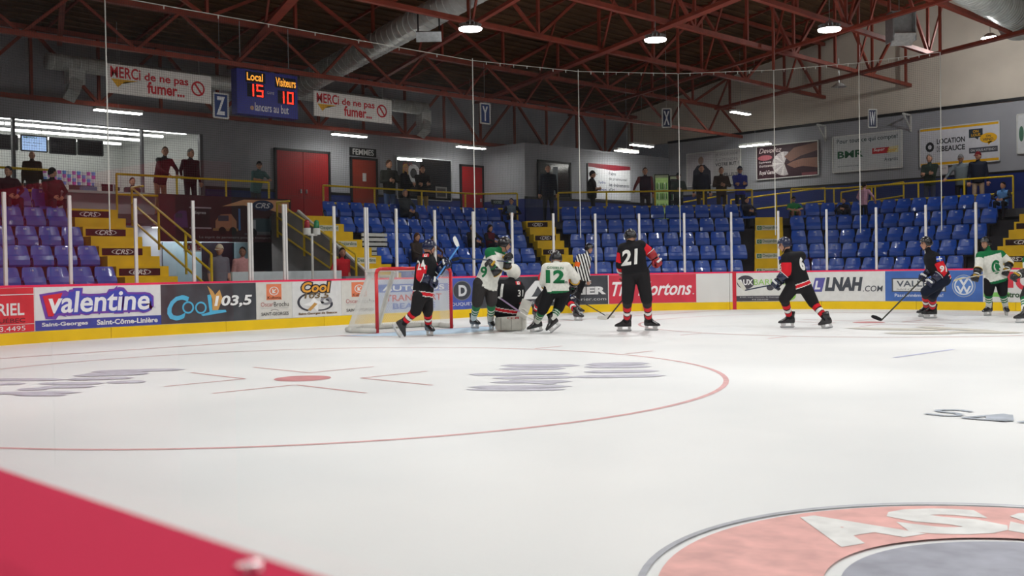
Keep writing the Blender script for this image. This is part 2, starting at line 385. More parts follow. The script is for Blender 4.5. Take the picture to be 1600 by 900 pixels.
for k in range(5):
    s0, s1 = SB[k]-.7, SB[k]+.1
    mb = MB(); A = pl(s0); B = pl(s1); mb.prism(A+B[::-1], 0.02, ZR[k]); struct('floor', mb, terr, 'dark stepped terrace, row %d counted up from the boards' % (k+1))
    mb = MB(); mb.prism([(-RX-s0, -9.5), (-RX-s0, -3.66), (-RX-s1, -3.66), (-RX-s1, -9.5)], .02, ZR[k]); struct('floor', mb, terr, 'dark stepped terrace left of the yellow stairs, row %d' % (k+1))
s5 = SB[4]+.1
mb = MB(); P = pl(s5)
mb.prism([(-RX-s5, -12), (-RX-s5, -2.4), (-36.25, -2.4), (-36.25, 2.52), (-RX-s5, 2.52), P[1], P[2], (-8, RY+s5), (-8, WY), (WX, WY), (WX, -12)], 2.47, ZC)
struct('floor', mb, conc, 'concrete walkway above the stands')
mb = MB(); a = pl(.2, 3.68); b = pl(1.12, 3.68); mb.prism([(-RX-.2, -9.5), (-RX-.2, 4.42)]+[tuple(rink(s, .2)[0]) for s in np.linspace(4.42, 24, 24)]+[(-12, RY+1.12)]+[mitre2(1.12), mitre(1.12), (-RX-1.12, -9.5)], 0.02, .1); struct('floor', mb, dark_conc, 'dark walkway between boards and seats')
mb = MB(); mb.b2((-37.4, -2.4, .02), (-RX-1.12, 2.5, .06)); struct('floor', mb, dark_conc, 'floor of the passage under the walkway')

# ---- stairs
yellow = mat('yellow_paint', (224, 184, 8), .5, 0, .4, .14, 3)
yellow_rail = mat('yellow_rail', (222, 188, 10), .4, 0, .5, .06)
maroon = (58, 16, 26)
def crs(dark): return [Rr(.0, 0, 1, 1, dark, 1), Cc(.5, .5, .27, .42, (190, 190, 196), 2, .88, 110, 250), Cc(.5, .5, .27, .42, (190, 190, 196), 2, .88, -70, 70), T('CRS', .33, .16, .67, .84, (222, 222, 228), .02, .35, 3)]
DESJ = [Rr(0, 0, 1, 1, (206, 206, 196), 1), Rr(.04, .12, .24, .88, (26, 110, 70), 2), Cc(.14, .5, .05, .26, (206, 206, 196), 3, .6), T('Desjardins', .29, .12, .98, .88, (40, 92, 74), .01, 0, 3)]
def stairs(label, edge, wdir, width, els, n=10, first=0, parity=0, s_at=None):
    """edge(s) -> xy of the left edge at setback s; wdir: unit vector to the right edge"""
    t = thing('yellow_stairs', label, 'stairs', (*edge(.8), .1)); wdir = np.array(wdir)
    for i in range(n):
        s0, s1, z = .72+.4*i, .72+.4*(i+1)+.12, .7+.2222*i
        a, b = np.array(edge(s0)), np.array(edge(s1)); poly = [tuple(a), tuple(a+wdir*width), tuple(b+wdir*width), tuple(b)]
        mb = MB(); mb.prism(poly, max(.02, z-.26), z); mb.build('step', yellow, t)
        if i % 2 == parity and i > 0:
            dirn = nrm(np.append(b-a, 0)); W3 = np.append(wdir, 0); o = np.append(a, z-.195)+W3*width*.05; W = width*.78
            fn = planar(o, W3, (0, 0, 1), -dirn)
            p = MB().add([fn(0, 0, .004), fn(W, 0, .004), fn(W, .15, .004), fn(0, .15, .004)], [(0, 1, 2, 3)]).build('riser_sign', col(maroon) if els is None else col((206, 206, 196)), t)
            decals(p, lambda u, v, d_, f=fn: f(u, v, d_+.005), W, .15, crs((40, 12, 20)) if els is None else els, .002)
    return t
stairs('yellow stairs with dark CRS riser signs left of the passage', lambda s: (-RX-s, -3.62), (0, 1), 1.16, None, parity=1)
stairs('yellow stairs with pale green lettered risers right of the passage', lambda s: (-RX-s, 2.56), (0, 1), 1.06, DESJ, parity=0)
c0 = np.array([-21.95, 4.42])
def diag(s, lat): return c0+U45[:2]*(RR+s)+R45[:2]*lat
stairs('yellow stairs with dark CRS riser signs behind the referee', lambda s: diag(s, -3.92+(4.1-s)*.262-.4), R45[:2], .8, None, parity=1)
stairs('yellow stairs with green lettered risers behind player number six', lambda s: diag(s, 2.53+(s-1.5)*.247-.43), R45[:2], .86, DESJ, parity=0)
_xr = float(np.mean([aty(1569, 348, RY+2.9)[0], aty(1551, 372, RY+1.9)[0]]))
stairs('yellow stairs with dark CRS riser signs at the right edge', lambda s: (_xr, RY+s), (1, 0), 1.2, None, parity=1)
# grey side wall of the second stairs, railing of both
mb = MB(); V_ = [(-RX-.75, 2.5, .02), (-RX-.75, 2.5, .75), (-RX-4.4, 2.5, 2.8), (-36.2, 2.5, 2.8), (-36.2, 2.5, .02)]
mb.add(V_+[(a, 2.56, c) for a, b, c in V_], [(0,1,2,3,4), (9,8,7,6,5), (0,5,6,1), (1,6,7,2), (2,7,8,3), (3,8,9,4), (4,9,5,0)]); struct('wall_stair', mb, mat('stair_wall', (136, 132, 130), .8, 0, .2, .2, 2), 'grey sloping side wall of the stairs')
mb = MB(); mb.beam((-RX-.8, 2.5, .8), (-RX-4.4, 2.5, 2.83), .06, .05); struct('trim_6', mb, white_metal, 'pale metal edge strip on the stair side wall')
def railing(label, P, heights, posts=None, cat='railing', group='yellow pipe railings', base=0.0, r=.028):
    """P: list of 3D foot points; rails follow at the given heights"""
    t = thing('railing', label, cat, P[0], 0, group)
    for h in heights:
        MB().tube([np.array(p)+(0, 0, h) for p in P], r, 8).build('rail', yellow_rail, t)
    for p in (posts if posts is not None else P): MB().cyl(np.array(p)+(0, 0, base), np.array(p)+(0, 0, heights[0]), r, r, 8).build('post', yellow_rail, t)
    return t
def rail_run(label, px0, px1, n, z=ZC, s=5.82, hs=(.98, .48)):
    t0, t1 = t_of(px0, s, 3.6), t_of(px1, s, 3.6); pts = []
    ts = set(np.linspace(t0, t1, n)); P = pl(s, -14.0); L1 = P[1][1]+14.0; L2 = L1+np.linalg.norm(np.array(P[2])-np.array(P[1]))
    posts = [(*pl_at(s, t)[0], z) for t in sorted(ts)]
    for L in (L1, L2):
        if t0 < L < t1: ts.add(L)
    return railing(label, [(*pl_at(s, t)[0], z) for t in sorted(ts)], hs, posts)
# hidden glowing strip, added to brighten the passage
t = thing('passage_fill_light', 'fluorescent strip under the walkway in the passage', 'light fixture', (-36.9, .6, 2.4)); MB().b2((-36.98, -.6, 2.42), (-36.82, 1.8, 2.47)).build('housing', white_metal, t); MB().b2((-36.96, -.56, 2.405), (-36.84, 1.76, 2.42)).build('diffuser', mat('passage_fill_glow', (250, 250, 255), .4, 0, .2, .02, emit=26.0), t)
railing('yellow pipe railing in front of the canteen counter', [(-36.3, y, ZC) for y in (-7.0, -5.2, -3.35)], (.98, .48))
railing('yellow pipe railing above the truck banner', [(-36.3, y, ZC) for y in (-1.79, -.2, 1.2, 2.51)], (.98, .48))
rail_run('yellow pipe railing behind the seats above the goal', 505, 808, 5)
rail_run('yellow pipe railing behind the corner seats', 872, 1175, 5)
rail_run('yellow pipe railing behind the seats on the right', 1236, 1583, 6)
def stair_rail(label, y, x0, z0, x1, z1, hs):
    t = thing('railing', label, 'railing', (x1, y, .1), 0, 'yellow pipe railings')
    for h in hs: MB().tube([(x0+.6, y, z0-h), (x0, y, z0-h), (x1, y, z1-h)] if h == hs[0] else [(x0, y, z0-h), (x1, y, z1-h)], .028, 8).build('rail', yellow_rail, t)
    for k in (0, .36, .7, 1): x = x0+(x1-x0)*k; z = z0+(z1-z0)*k; MB().cyl((x, y, z), (x, y, max(.1, z-(1.75 if k == 1 else .95))), .03, .03, 8).build('post', yellow_rail, t)
stair_rail('sloping yellow railing left of the truck banner', -1.5, -36.1, 3.34, -32.3, 1.62, (0, .38, .8))
stair_rail('sloping yellow railing beside the woman in red', 2.44, -35.8, 3.1, -32.3, 1.62, (0, .4, .8))
for a, b, lb in ((-35.6, -33.2, 'low yellow ramp railing behind the men in the corner'), (-33.0, -29.2, 'sloping yellow ramp railing by the playing card advert'), (-28.6, -26.4, 'short yellow ramp railing under the white hardware advert')):
    railing(lb, [(a, 20.2, ZC), ((a+b)/2, 20.2, ZC+.1), (b, 20.2, ZC+.2)], (.95, .5))

# ---- passage under the walkway
white_panel = mat('white_panel', (196, 204, 208), .5, 0, .4, .05)
teal_p = mat('pale_door', (150, 176, 184), .5, 0, .4, .06)
mb = MB(); mb.b2((-37.5, -2.4, .02), (-37.4, 2.5, 2.47)); struct('wall_passage', mb, white_panel, 'white back wall of the passage')
d1 = MB(); d1.b2((-37.39, -.1, .06), (-37.33, 1.0, 2.05)); o = struct('door_1', d1, teal_p, 'pale blue passage door'); MB().b2((-37.33, .85, 1.0), (-37.28, .9, 1.15)).build('door_handle', steel, o)
d1 = MB(); d1.b2((-37.39, 1.05, .06), (-37.34, 2.0, 2.05)); struct('door_2', d1, mat('dark_doorway', (22, 26, 36), .5), 'dark passage doorway'); d1 = MB(); d1.b2((-37.39, 2.02, .06), (-37.34, 2.45, 2.05)); struct('door_3', d1, teal_p, 'pale narrow side door in the passage')
q0 = atx(289, 391, -36.6); t = board_sign('exit_sign', 'red lettered exit sign in the passage', 'exit sign', (-36.6, q0[1]-.03, 1.78), (0, 1, 0), .5, .24, (1, 0, 0), (232, 232, 232), [T('SORTIE', .05, .15, .95, .85, (206, 40, 60), .02)]); MB().cyl((-36.62, q0[1]+.22, 2.02), (-36.62, q0[1]+.22, 2.47), .01, .01, 6).build('stem', steel, t)
mb = MB(); mb.b2((-31.75, -1.35, .06), (-31.68, 1.55, 1.22)); one('low_white_partition', mb, white_panel, 'low white partition behind the boards under the truck banner', 'partition')
mb = MB(); mb.b2((-31.8, 1.62, .06), (-31.6, 2.35, 1.08)); one('grey_equipment_box', mb, mat('box_grey', (120, 128, 134), .5), 'small grey box below the goal light', 'box')
# goal light
g = thing('goal_judge_light', 'white post with red and green goal lamps', 'goal light', (-31.5, float(atx(488, 400, -31.5)[1]), .1)); gx, gy = -31.5, float(atx(488, 400, -31.5)[1])
MB().cyl((gx, gy, .1), (gx, gy, 2.05), .03, .03, 10).build('pole', white_metal, g); MB().beam((gx, gy-.13, 2.05), (gx, gy+.13, 2.05), .06, .05).build('cross_bar', white_metal, g)
for dy, c, nm in ((-.13, (150, 30, 40), 'red_lamp'), (.13, (30, 120, 76), 'green_lamp')):
    mb = MB(); mb.cyl((gx, gy+dy, 2.05), (gx, gy+dy, 2.2), .085, .085, 14); lo = mb.build('lamp_base', white_metal, g)
    mb = MB(); mb.cyl((gx, gy+dy, 2.2), (gx, gy+dy, 2.33), .07, .06, 14); mb.ell((gx, gy+dy, 2.33), np.eye(3)*.06, 14, 8); mb.build(nm, col(c, .25, .6), lo, True)

# ================================================================= boards
white_board = mat('white_board', (222, 222, 220), .4, 0, .4, .04, 2)
kick_m = mat('yellow_kickplate', (236, 196, 10), .45, 0, .4, .07, 2)
cap_m = mat('red_cap', (236, 58, 96), .75, 0, .08, .05, 2)
BR = thing('rink_boards', 'white rink boards with adverts, yellow kickplate and red top rail', 'rink boards', (-RX, 0, 0))
S0, S1 = -(_A+_L+30), _A+_L+40
edges = np.arange(S0, S1, 2.4)
for a in edges: 
    mb = MB(); strip(mb, a, a+2.39, .0, .99, .0, .13, step=.3); mb.build('board_panel', white_board, BR)
    mb = MB(); strip(mb, a, a+2.392, .0, .205, -.012, 0, step=.3); mb.build('kickplate', kick_m, BR)
    mb = MB(); strip(mb, a, a+2.398, .99, BH, .0 if abs(a) < 21 else .045, .25 if a < -20 else .16); mb.build('top_rail', cap_m, BR)
mb = MB(); sgl = s_of(1147.5); strip(mb, sgl-.05, sgl+.05, 0, 1.035, -.016, 0); mb.build('goal_line_stripe', col((200, 44, 60)), BR)

# ---- glass and its posts
GL_M = glass_mat('rink_glass', (.98, .987, .985), .8, 0, .005)
post_m = mat('post_white', (212, 210, 208), .4, .1, .4, .05)
GB = thing('rink_glass_wall', 'clear rink glass standing on the boards between white posts', 'rink glass', (-RX, 0, BH))
PXS = [14, 115, 217, 307, 396, 450, 527, 577, 624, 684, 744, 804, 868, 933, 1001, 1071, 1144, 1217, 1292, 1369, 1446, 1524, 1604]
SP = [s_of(p) for p in PXS]; SP = [SP[0]-1.22*k for k in (4, 3, 2, 1)]+SP+[SP[-1]+1.22*k for k in (1, 2, 3, 4)]
for a, b in zip(SP[:-1], SP[1:]):
    mb = MB(); n = 3; strip(mb, a+.01, b-.01, BH+.002, 2.86, .075, .087, step=.4); mb.build('glass_pane', GL_M, GB)
for k, s in enumerate(SP):
    p, nn = rink(s, .07); n3 = np.array((*nn, 0)); tt = np.array((-nn[1], nn[0], 0)); wdt = .1 if 0 <= k-4 < len(PXS) and PXS[k-4] in (396, 450, 577) else .056
    mb = MB(); mb.box((p[0], p[1], (BH+2.65)/2), (wdt, .045, 2.65-BH), np.stack([tt, n3, (0, 0, 1)], 1)); po = mb.build('post', post_m, GB)
    if wdt > .08: mb = MB(); mb.box((p[0]-n3[0]*.024, p[1]-n3[1]*.024, (BH+2.65)/2), (.012, .004, 2.65-BH), np.stack([tt, n3, (0, 0, 1)], 1)); mb.build('post_joint', col((120, 120, 122)), po)
# the pane the photograph is taken through, and its neighbours on the near boards
for a, b in ((-14.9, -12.95), (-12.93, -10.9), (-10.88, -8.9)):
    mb = MB(); mb.b2((a, -RY-.135, BH+.002), (b, -RY-.123, 2.86)); mb.build('glass_pane', GL_M, GB)
for x in (-14.91, -12.94+.0, -10.89, -8.89):
    if abs(x+12.94) < .01: continue
    mb = MB(); mb.b2((x-.025, -RY-.16, BH), (x+.025, -RY-.1, 2.65)); mb.build('post', post_m, GB)
for px, py in ((378, 893), (399, 890)):
    p = atz(px, py, 1.033); mb = MB(); mb.cyl((p[0], p[1], BH), (p[0], p[1], BH+.006), .003, .0025, 12); mb.build('bolt', mat('chrome', (230, 230, 232), .15, 1, .5, .02), GB)
# unseen red panel, added so that the near glass shows a red reflection
mb = MB()
for k in range(4): mb.b2((-20.2+k*1.27, -15.2, .0), (-18.95+k*1.27, -14.95, 1.62))
one('red_reflection_panel', mb, mat('reflection_red', (232, 28, 70), .6, 0, .3, .12, 2), 'red padded wall behind the near boards, seen as a reflection in the glass', 'wall padding')
# ---- safety netting hung above the glass
cord_m = mat('net_cord', (66, 68, 68), .8, 0, .2, .05)
rope_m = mat('white_rope', (206, 206, 200), .7, 0, .2, .05)
SN = thing('safety_net', 'fine mesh safety net hanging above the far glass', 'safety net', (-RX, 0, 2.86))
NPX = [-120, 167, 740, 905, 1061, 1210, 1343, 1470]
def netpt(s, z): return rp(s, z, .1)
NS = []
for px in NPX:
    tb = np.linspace(-9, 22, 900); pp_ = [proj(netpt(s, 4.6))[0] for s in tb]; NS.append(float(np.interp(px, pp_, tb)))
NS[0] = -7.6
for a, b in zip(NS[:-1], NS[1:]):
    pa, pb = netpt(a, 0), netpt(b, 0); L = np.linalg.norm(pb-pa); n = int(L/.046); mb = MB(); r = .0017
    for k in range(n+1):
        p = pa+(pb-pa)*k/n; mb.cyl(p+(0, 0, 2.8), p+(0, 0, 6.42), r, r, 3, caps=False)
    for z in np.arange(2.8, 6.43, .046): mb.cyl(pa+(0, 0, z), pb+(0, 0, z), r, r, 3, caps=False)
    tag(mb.build('netting', cord_m, SN), None, None, None, 'stuff')
    MB().cyl(pa+(0, 0, 6.45), pb+(0, 0, 6.45), .009, .009, 6).build('head_cable', rope_m, SN)
    for k in range(1, 8):
        p = pa+(pb-pa)*k/8; MB().cyl(p+(0, 0, 6.38), p+(0, 0, 6.46), .012, .012, 6).build('net_clip', rope_m, SN)
for s in NS[1:]: p = netpt(s, 0); MB().cyl(p+(0, 0, 2.0), p+(0, 0, 6.5), .013, .013, 6).build('rope', rope_m, SN)
# ================================================================= roof steel
rust = mat('red_oxide_steel', (134, 58, 42), .55, .1, .4, .2, 3)
def truss(label, x, zb, zt, y0, y1, step, cw=.13, ch=.11, flip=0):
    t = thing('roof_truss', label, 'truss', (x, y1, zb), 0, 'roof trusses')
    MB().beam((x, y0, zb), (x, y1, zb), cw, ch).build('bottom_chord', rust, t)
    MB().beam((x, y0, zt), (x, y1, zt), cw, ch).build('top_chord', rust, t)
    n = int((y1-y0)/step)
    for k in range(n+1):
        y = y1-.3-k*step
        if y < y0: break
        MB().beam((x, y, zb), (x, y, zt), .07, .07, (1, 0, 0)).build('web_post', rust, t)
        if y-step >= y0:
            a, b = (zb, zt) if (k+flip) % 2 else (zt, zb)
            MB().beam((x, y, a), (x, y-step, b), .075, .075, (1, 0, 0)).build('web_diagonal', rust, t)
    return t
truss('rust red truss along the end wall behind the scoreboard', -38.0, 5.62, 7.35, -8, WY, 1.7)
TX = [(-33.3, 7.1, 'rust red roof truss just behind the safety net'), (-29.6, 7.1, 'second rust red roof truss from the end wall of the rink'), (-26.5, 7.1, 'rust red roof truss above the goal mouth'), (-23.8, 7.1, 'rust red roof truss carrying the right hand lamp'), (-21.2, 7.1, 'nearest rust red roof truss at the upper right corner')]
for k, (x, zb, lb) in enumerate(TX): tr = truss(lb, x, zb, deckz(x)-.12, -12, WY if k != 3 else 16.4, 2.4, flip=k)
mb_tr = [o for o in COL.objects if o.name.startswith('roof_truss')]
# lower tie of the first truss
t1 = mb_tr[1]; MB().beam((-33.0, -12, 6.05), (-33.0, WY, 6.05), .11, .1).build('lower_tie', rust, t1)
for y in np.arange(-10, 20, 2.4): MB().beam((-33.0, y, 6.05), (-33.3, y+1.2, 7.1), .06, .06).build('web_diagonal', rust, t1); MB().beam((-33.0, y+2.4, 6.05), (-33.3, y+1.2, 7.1), .06, .06).build('web_diagonal', rust, t1)
# long braces that run from truss to truss
tan21 = .384; ya = float(atz(841, 118, 7.1)[1])
_ord = ['leftmost', 'second', 'third', 'fourth', 'fifth', 'rightmost']; j = 0
for n in range(-3, 3):
    yA = ya+4.8*n
    if yA > 21: continue
    t = thing('roof_brace', 'rust red brace running between the roof trusses, %s of them' % _ord[j], 'brace', (-33.3, yA, 7.1), 0, 'roof braces'); j += 1
    xs = [-37.9]+[q[0] for q in TX]+[-17.5]
    for a, b in zip(xs[:-1], xs[1:]):
        p = (a, yA-tan21*(a+33.3), 7.02); q = (b, yA-tan21*(b+33.3), 7.02)
        if p[1] > 20.8: continue
        MB().beam(p, q, .12 if n % 2 else .22, .08).build('brace_bar', rust, t)
        if a > -37: MB().beam(p, (p[0]+1.0, p[1]-.3, deckz(p[0]+1)-.1), .05, .05).build('strut', rust, t)
# purlins under the deck, following its slope
pur = thing('roof_purlins', 'thin steel purlins under the dark roof deck', 'purlins', (-33, 4, 8.2))
for y in np.arange(-9.5, 20.5, 2.3): MB().beam((-38.3, y, deckz(-38.3)-.05), (-25, y, deckz(-25)-.05), .06, .09).build('purlin', rust, pur); MB().beam((-25, y, deckz(-25)-.05), (-8, y, deckz(-8)-.05), .06, .09).build('purlin', rust, pur)
# net hangers at the right
for px, lb in ((1061, 'thin rust red hanger post above the X sign'), (1210, 'thin rust red hanger post left of the W sign'), (1343, 'thin rust red hanger post above the W sign'), (1470, 'thin rust red hanger post at the right end of the net')):
    s = NS[NPX.index(px)]; p = netpt(s, 0); one('net_hanger', MB().beam(p+(0, 0, 6.45), p+(0, 0, deckz(p[0])-.1), .06, .06, (1, 0, 0)), rust, lb, 'hanger', 'net hangers')
# ducts
duct_m = mat('spiral_duct', (206, 210, 208), .45, .3, .5, .16, 5, .3, 8)
def duct(name, label, p0, p1, r, pitch=.22, parts=()):
    t = thing(name, label, 'duct', p0); p0 = np.array(p0, float); p1 = np.array(p1, float); L = np.linalg.norm(p1-p0); mb = MB()
    mb.cyl(p0, p1, r, r, 24); mb.build('pipe', duct_m, t, True)
    mb = MB(); n = int(L/pitch)
    for k in range(n): c = p0+(p1-p0)*(k+.5)/n; dd = nrm(p1-p0); mb.cyl(c-dd*.012, c+dd*.012, r*1.025, r*1.025, 24)
    tag(mb.build('seam_ridge', duct_m, t), None, None, None, 'stuff'); return t
D1 = duct('main_duct', 'large silver spiral duct rising diagonally through the trusses', (-37.1, 4.1, 6.6), (-19, 4.1, 6.6+.17*18.1), .33)
D2 = duct('wall_duct', 'silver duct along the end wall behind the banners', (-37.35, -3.0, 6.45), (-37.35, 9.1, 6.45), .2)
for y, lb in ((float(atx(117, 130, -37.35)[1]), 1), (float(atx(662, 195, -37.35)[1]), 2)):
    mb = MB(); mb.b2((-37.5, y-.2, 5.95), (-37.2, y+.2, 6.4)); mb.build('drop', duct_m, D2); mb = MB(); mb.beam((-37.35, y, 5.98), (-37.15, y-.18, 5.62), .4, .28, (0, 1, 0)); mb.build('outlet', duct_m, D2)
p0, p1 = atz(1492, -34, 7.5), atz(1585, 22, 7.5); D3 = duct('side_duct', 'large grey spiral duct in the upper right corner', p0, p1, .42, .16)
mb = MB(); dd = nrm(p1-p0); mb.cyl(p1, p1+dd*.5, .42, .6, 20); mb.build('mouth', duct_m, D3)
p = atz(670, 57, 6.9); t = thing('deflector_plate', 'grey deflector plate hanging below the silver duct', 'deflector', p)
mb = MB(); mb.box(p, (.62, .05, .26), np.stack([R45, U45, (0, 0, 1)], 1) @ np.array([[1, 0, 0], [0, .8, -.6], [0, .6, .8]])); mb.build('plate', steel, t)
for sx in (-.26, .26): q = p+R45*sx; MB().beam(q, q+(0, 0, .55), .03, .02).build('strap', black_trim, t)
p = atz(1405, 45, 6.9); t = thing('unit_heater', 'grey louvred heater box hanging at the upper right', 'heater', p); B3 = np.stack([R45, U45, (0, 0, 1)], 1)
mb = MB(); mb.box(p+(0, 0, .1), (.5, .35, .6), B3); mb.build('casing', steel, t); mb = MB(); mb.box(p-U45*.25-(0, 0, .3), (.52, .4, .04), B3 @ np.array([[1, 0, 0], [0, .8, .6], [0, -.6, .8]])); mb.build('flap', steel, t)
for sx in (-.27, .27): MB().box(p+R45*sx-U45*.1, (.03, .5, .7), B3).build('side_plate', steel, t)
MB().cyl(p+(0, 0, .4), p+(0, 0, 2), .012, .012, 6).build('hanger', steel, t)
# fluorescent fixtures
def fixture(label, c, U, L=1.25):
    t = thing('fluorescent_fixture', label, 'light fixture', c, 0, 'fluorescent fixtures'); c = np.array(c); U = nrm(U); V = np.cross((0, 0, 1), U)
    R = np.stack([U, V, (0, 0, 1)], 1); MB().box(c+(0, 0, .05), (L, .2, .08), R).build('housing', white_metal, t); MB().box(c, (L*.97, .17, .025), R).build('diffuser', tube_m, t)
    MB().cyl(c+(0, 0, .09), np.array((c[0], c[1], deckz(c[0]))), .006, .006, 5).build('hanger', steel, t)
fixture('lit fluorescent fixture above the canteen window', atx(185, 175, -37.4), (0, 1, 0)); fixture('lit fluorescent fixture under the right smoking banner', atx(546, 212, -37.4), (0, 1, 0))
fixture('lit fluorescent fixture above the glass poster case', atx(736, 231, -37.4), (0, 1, 0)); fixture('lit fluorescent fixture above the promotion banner', atx(979, 237, -35.6), (0, 1, 0))
fixture('lit fluorescent fixture just behind the promotion banner light', atx(1003, 228, -35.0), (0, 1, 0)); fixture('lit fluorescent fixture at the end of the first truss', aty(1157, 177, 18.5), (0, 1, 0), 1.1); fixture('lit fluorescent fixture above the playing card advert', aty(1180, 227, 19.8), (1, 0, 0))
# small dome lamps near the side wall
for px, py, lb in ((1547, 59, 'white dome lamp below the big grey duct'), (1311, 136, 'dull dome lamp in front of the beige wall')):
    p = aty(px, py, 17.5); t = thing('dome_lamp', lb, 'lamp', p); MB().cyl(p, p+(0, 0, .12), .24, .09, 20).build('shade', white_metal, t); MB().cyl(p-(0, 0, .004), p+(0, 0, .004), .22, .22, 20).build('bulb_disc', tube_m if px > 1500 else white_metal, t); MB().cyl(p+(0, 0, .12), p+(0, 0, .9), .01, .01, 6).build('stem', steel, t)
    if px < 1500: continue
    l = bpy.data.lights.new('dome_light', 'POINT'); l.energy = 230; l.shadow_soft_size = .12; lo = bpy.data.objects.new('dome_light', l); COL.objects.link(lo); lo.parent = t; lo.location = (0, 0, -.16)
# white wall brackets
for px, py, lb in ((1290, 197, 'white triangular bracket between the card advert and the hardware advert'), (1423, 180, 'white triangular bracket left of the rental advert')):
    q = aty(px, py, WY-.02); mb = MB(); mb.beam(q, q-(0, .6, 0), .05, .05); mb.beam(q, q-(0, 0, .55), .05, .05, (1, 0, 0)); mb.beam(q-(0, .55, 0), q-(0, 0, .5), .04, .04); one('wall_bracket', mb, white_metal, lb, 'bracket')

# ================================================================= hanging signs
def red_smoke(): 
    c = (186, 34, 44)
    return [T('MERCi', .035, .54, .31, .93, c, .022), T('de ne pas', .345, .48, .77, .84, c, .025), T('fumer...', .37, .12, .73, .54, c, .03), G([(.04, .5), (.29, .5), (.16, .42), (.1, .22)], (214, 160, 40)), Cc(.865, .5, .068, .27, c, 1, .76), G([(.82, .68), (.835, .72), (.915, .3), (.9, .26)], c, 2)]
for k, (px, py, lb) in enumerate(((167, 150, 'white no smoking banner left of the scoreboard'), (491, 185, 'white no smoking banner right of the scoreboard'))):
    q = atx(px, py, -33.0); t = board_sign('smoking_banner', lb, 'sign', (-33.0, q[1], 5.06), (0, 1, 0), 2.44, .62, (1, 0, 0), (214, 212, 208), red_smoke(), .02, group='no smoking banners')
    for f in (.12, .88): MB().cyl((-33.01, q[1]+2.44*f, 5.68), (-33.01, q[1]+2.44*f, 6.01), .006, .006, 5).build('cable', steel, t)
q = atx(371, 181, -33.0); W = 1.66; t = thing('scoreboard', 'blue shots on goal scoreboard with red digits', 'scoreboard', (-33.0, q[1]+W/2, 4.9))
blu = mat('scoreboard_blue', (42, 48, 140), .4, 0, .4, .04); MB().b2((-33.25, q[1], 4.92), (-33.0, q[1]+W, 5.97)).build('cabinet', blu, t)
red_led = mat('red_led', (255, 60, 40), .4, 0, .3, .02, emit=1.6); amber = mat('amber_led', (255, 168, 60), .4, 0, .3, .02, emit=1.1)
fn = planar((-33.0, q[1], 4.92), (0, 1, 0), (0, 0, 1), (1, 0, 0)); dk = (20, 22, 34)
decals(t, fn, W, 1.05, [Rr(.14, .72, .46, .96, dk), Rr(.62, .68, .97, .92, dk), Rr(.16, .4, .44, .7, dk), Rr(.66, .32, .95, .62, dk), T('Local', .16, .76, .42, .94, amber, .02, 0, 2), T('Visiteurs', .63, .71, .97, .91, amber, .02, 0, 2), T('lancers au but', .28, .09, .84, .28, (220, 220, 226), .012, 0, 2), T('GAME', .485, .5, .6, .56, (200, 200, 206), 0, 0, 2), Cc(.235, .15, .03, .05, (190, 150, 120), 2)])
SEG = {'0': 'abcdef', '1': 'bc', '5': 'acdfg'}
def digit(ch, u0, v0, w_, h_):
    th = .028; L = {'a': (u0, v0+h_, u0+w_, v0+h_), 'd': (u0, v0, u0+w_, v0), 'g': (u0, v0+h_/2, u0+w_, v0+h_/2), 'b': (u0+w_, v0+h_/2, u0+w_, v0+h_), 'c': (u0+w_, v0, u0+w_, v0+h_/2), 'f': (u0, v0+h_/2, u0, v0+h_), 'e': (u0, v0, u0, v0+h_/2)}
    out = []
    for s in SEG[ch]:
        a, b, c_, d_ = L[s]; out.append(Rr(min(a, c_)-.012, min(b, d_)-.018, max(a, c_)+.012, max(b, d_)+.018, red_led, 2, 'digit_segment'))
    return out
decals(t, fn, W, 1.05, digit('1', .2, .43, .06, .24)+digit('5', .325, .43, .085, .24)+digit('1', .7, .35, .06, .24)+digit('0', .83, .35, .085, .24))
for f in (.1, .9): MB().cyl((-33.12, q[1]+W*f, 5.97), (-33.12, q[1]+W*f, 7.1), .01, .01, 5).build('cable', steel, t)
for ch, p, lb in (('Z', atx(334, 183, -33.2), 'blue hanging section sign with white Z'), ('Y', atx(751, 192, -33.0), 'blue hanging section sign with white Y')):
    p = np.array(p); t = board_sign('section_sign', lb, 'sign', (p[0], p[1], p[2]), (0, 1, 0), .37, .56, (1, 0, 0), (40, 62, 116), [T(ch, .2, .12, .8, .88, (225, 228, 232), .03)], .03, white_metal, 'hanging section signs'); MB().cyl((p[0]-.02, p[1]+.18, p[2]+.56), (p[0]-.02, p[1]+.18, 7.1), .006, .006, 5).build('cable', steel, t)
for ch, px, py, D, U, N, lb in (('X', 1035, 199, 33.0, R45, -U45, 'blue hanging section sign with white X'), ('W', 1357, 199, 34.5, R45, -U45, 'blue hanging section sign with white W')):
    p = atdepth(px, py, D); t = board_sign('section_sign', lb, 'sign', p, U, .27, .58, N, (40, 50, 84), [T(ch, .16, .12, .84, .88, (215, 218, 224), .03)], .03, white_metal, 'hanging section signs'); MB().cyl(p+R45*.13+(0, 0, .58), np.array((*(p+R45*.13)[:2], deckz(p[0]))), .006, .006, 5).build('cable', steel, t)

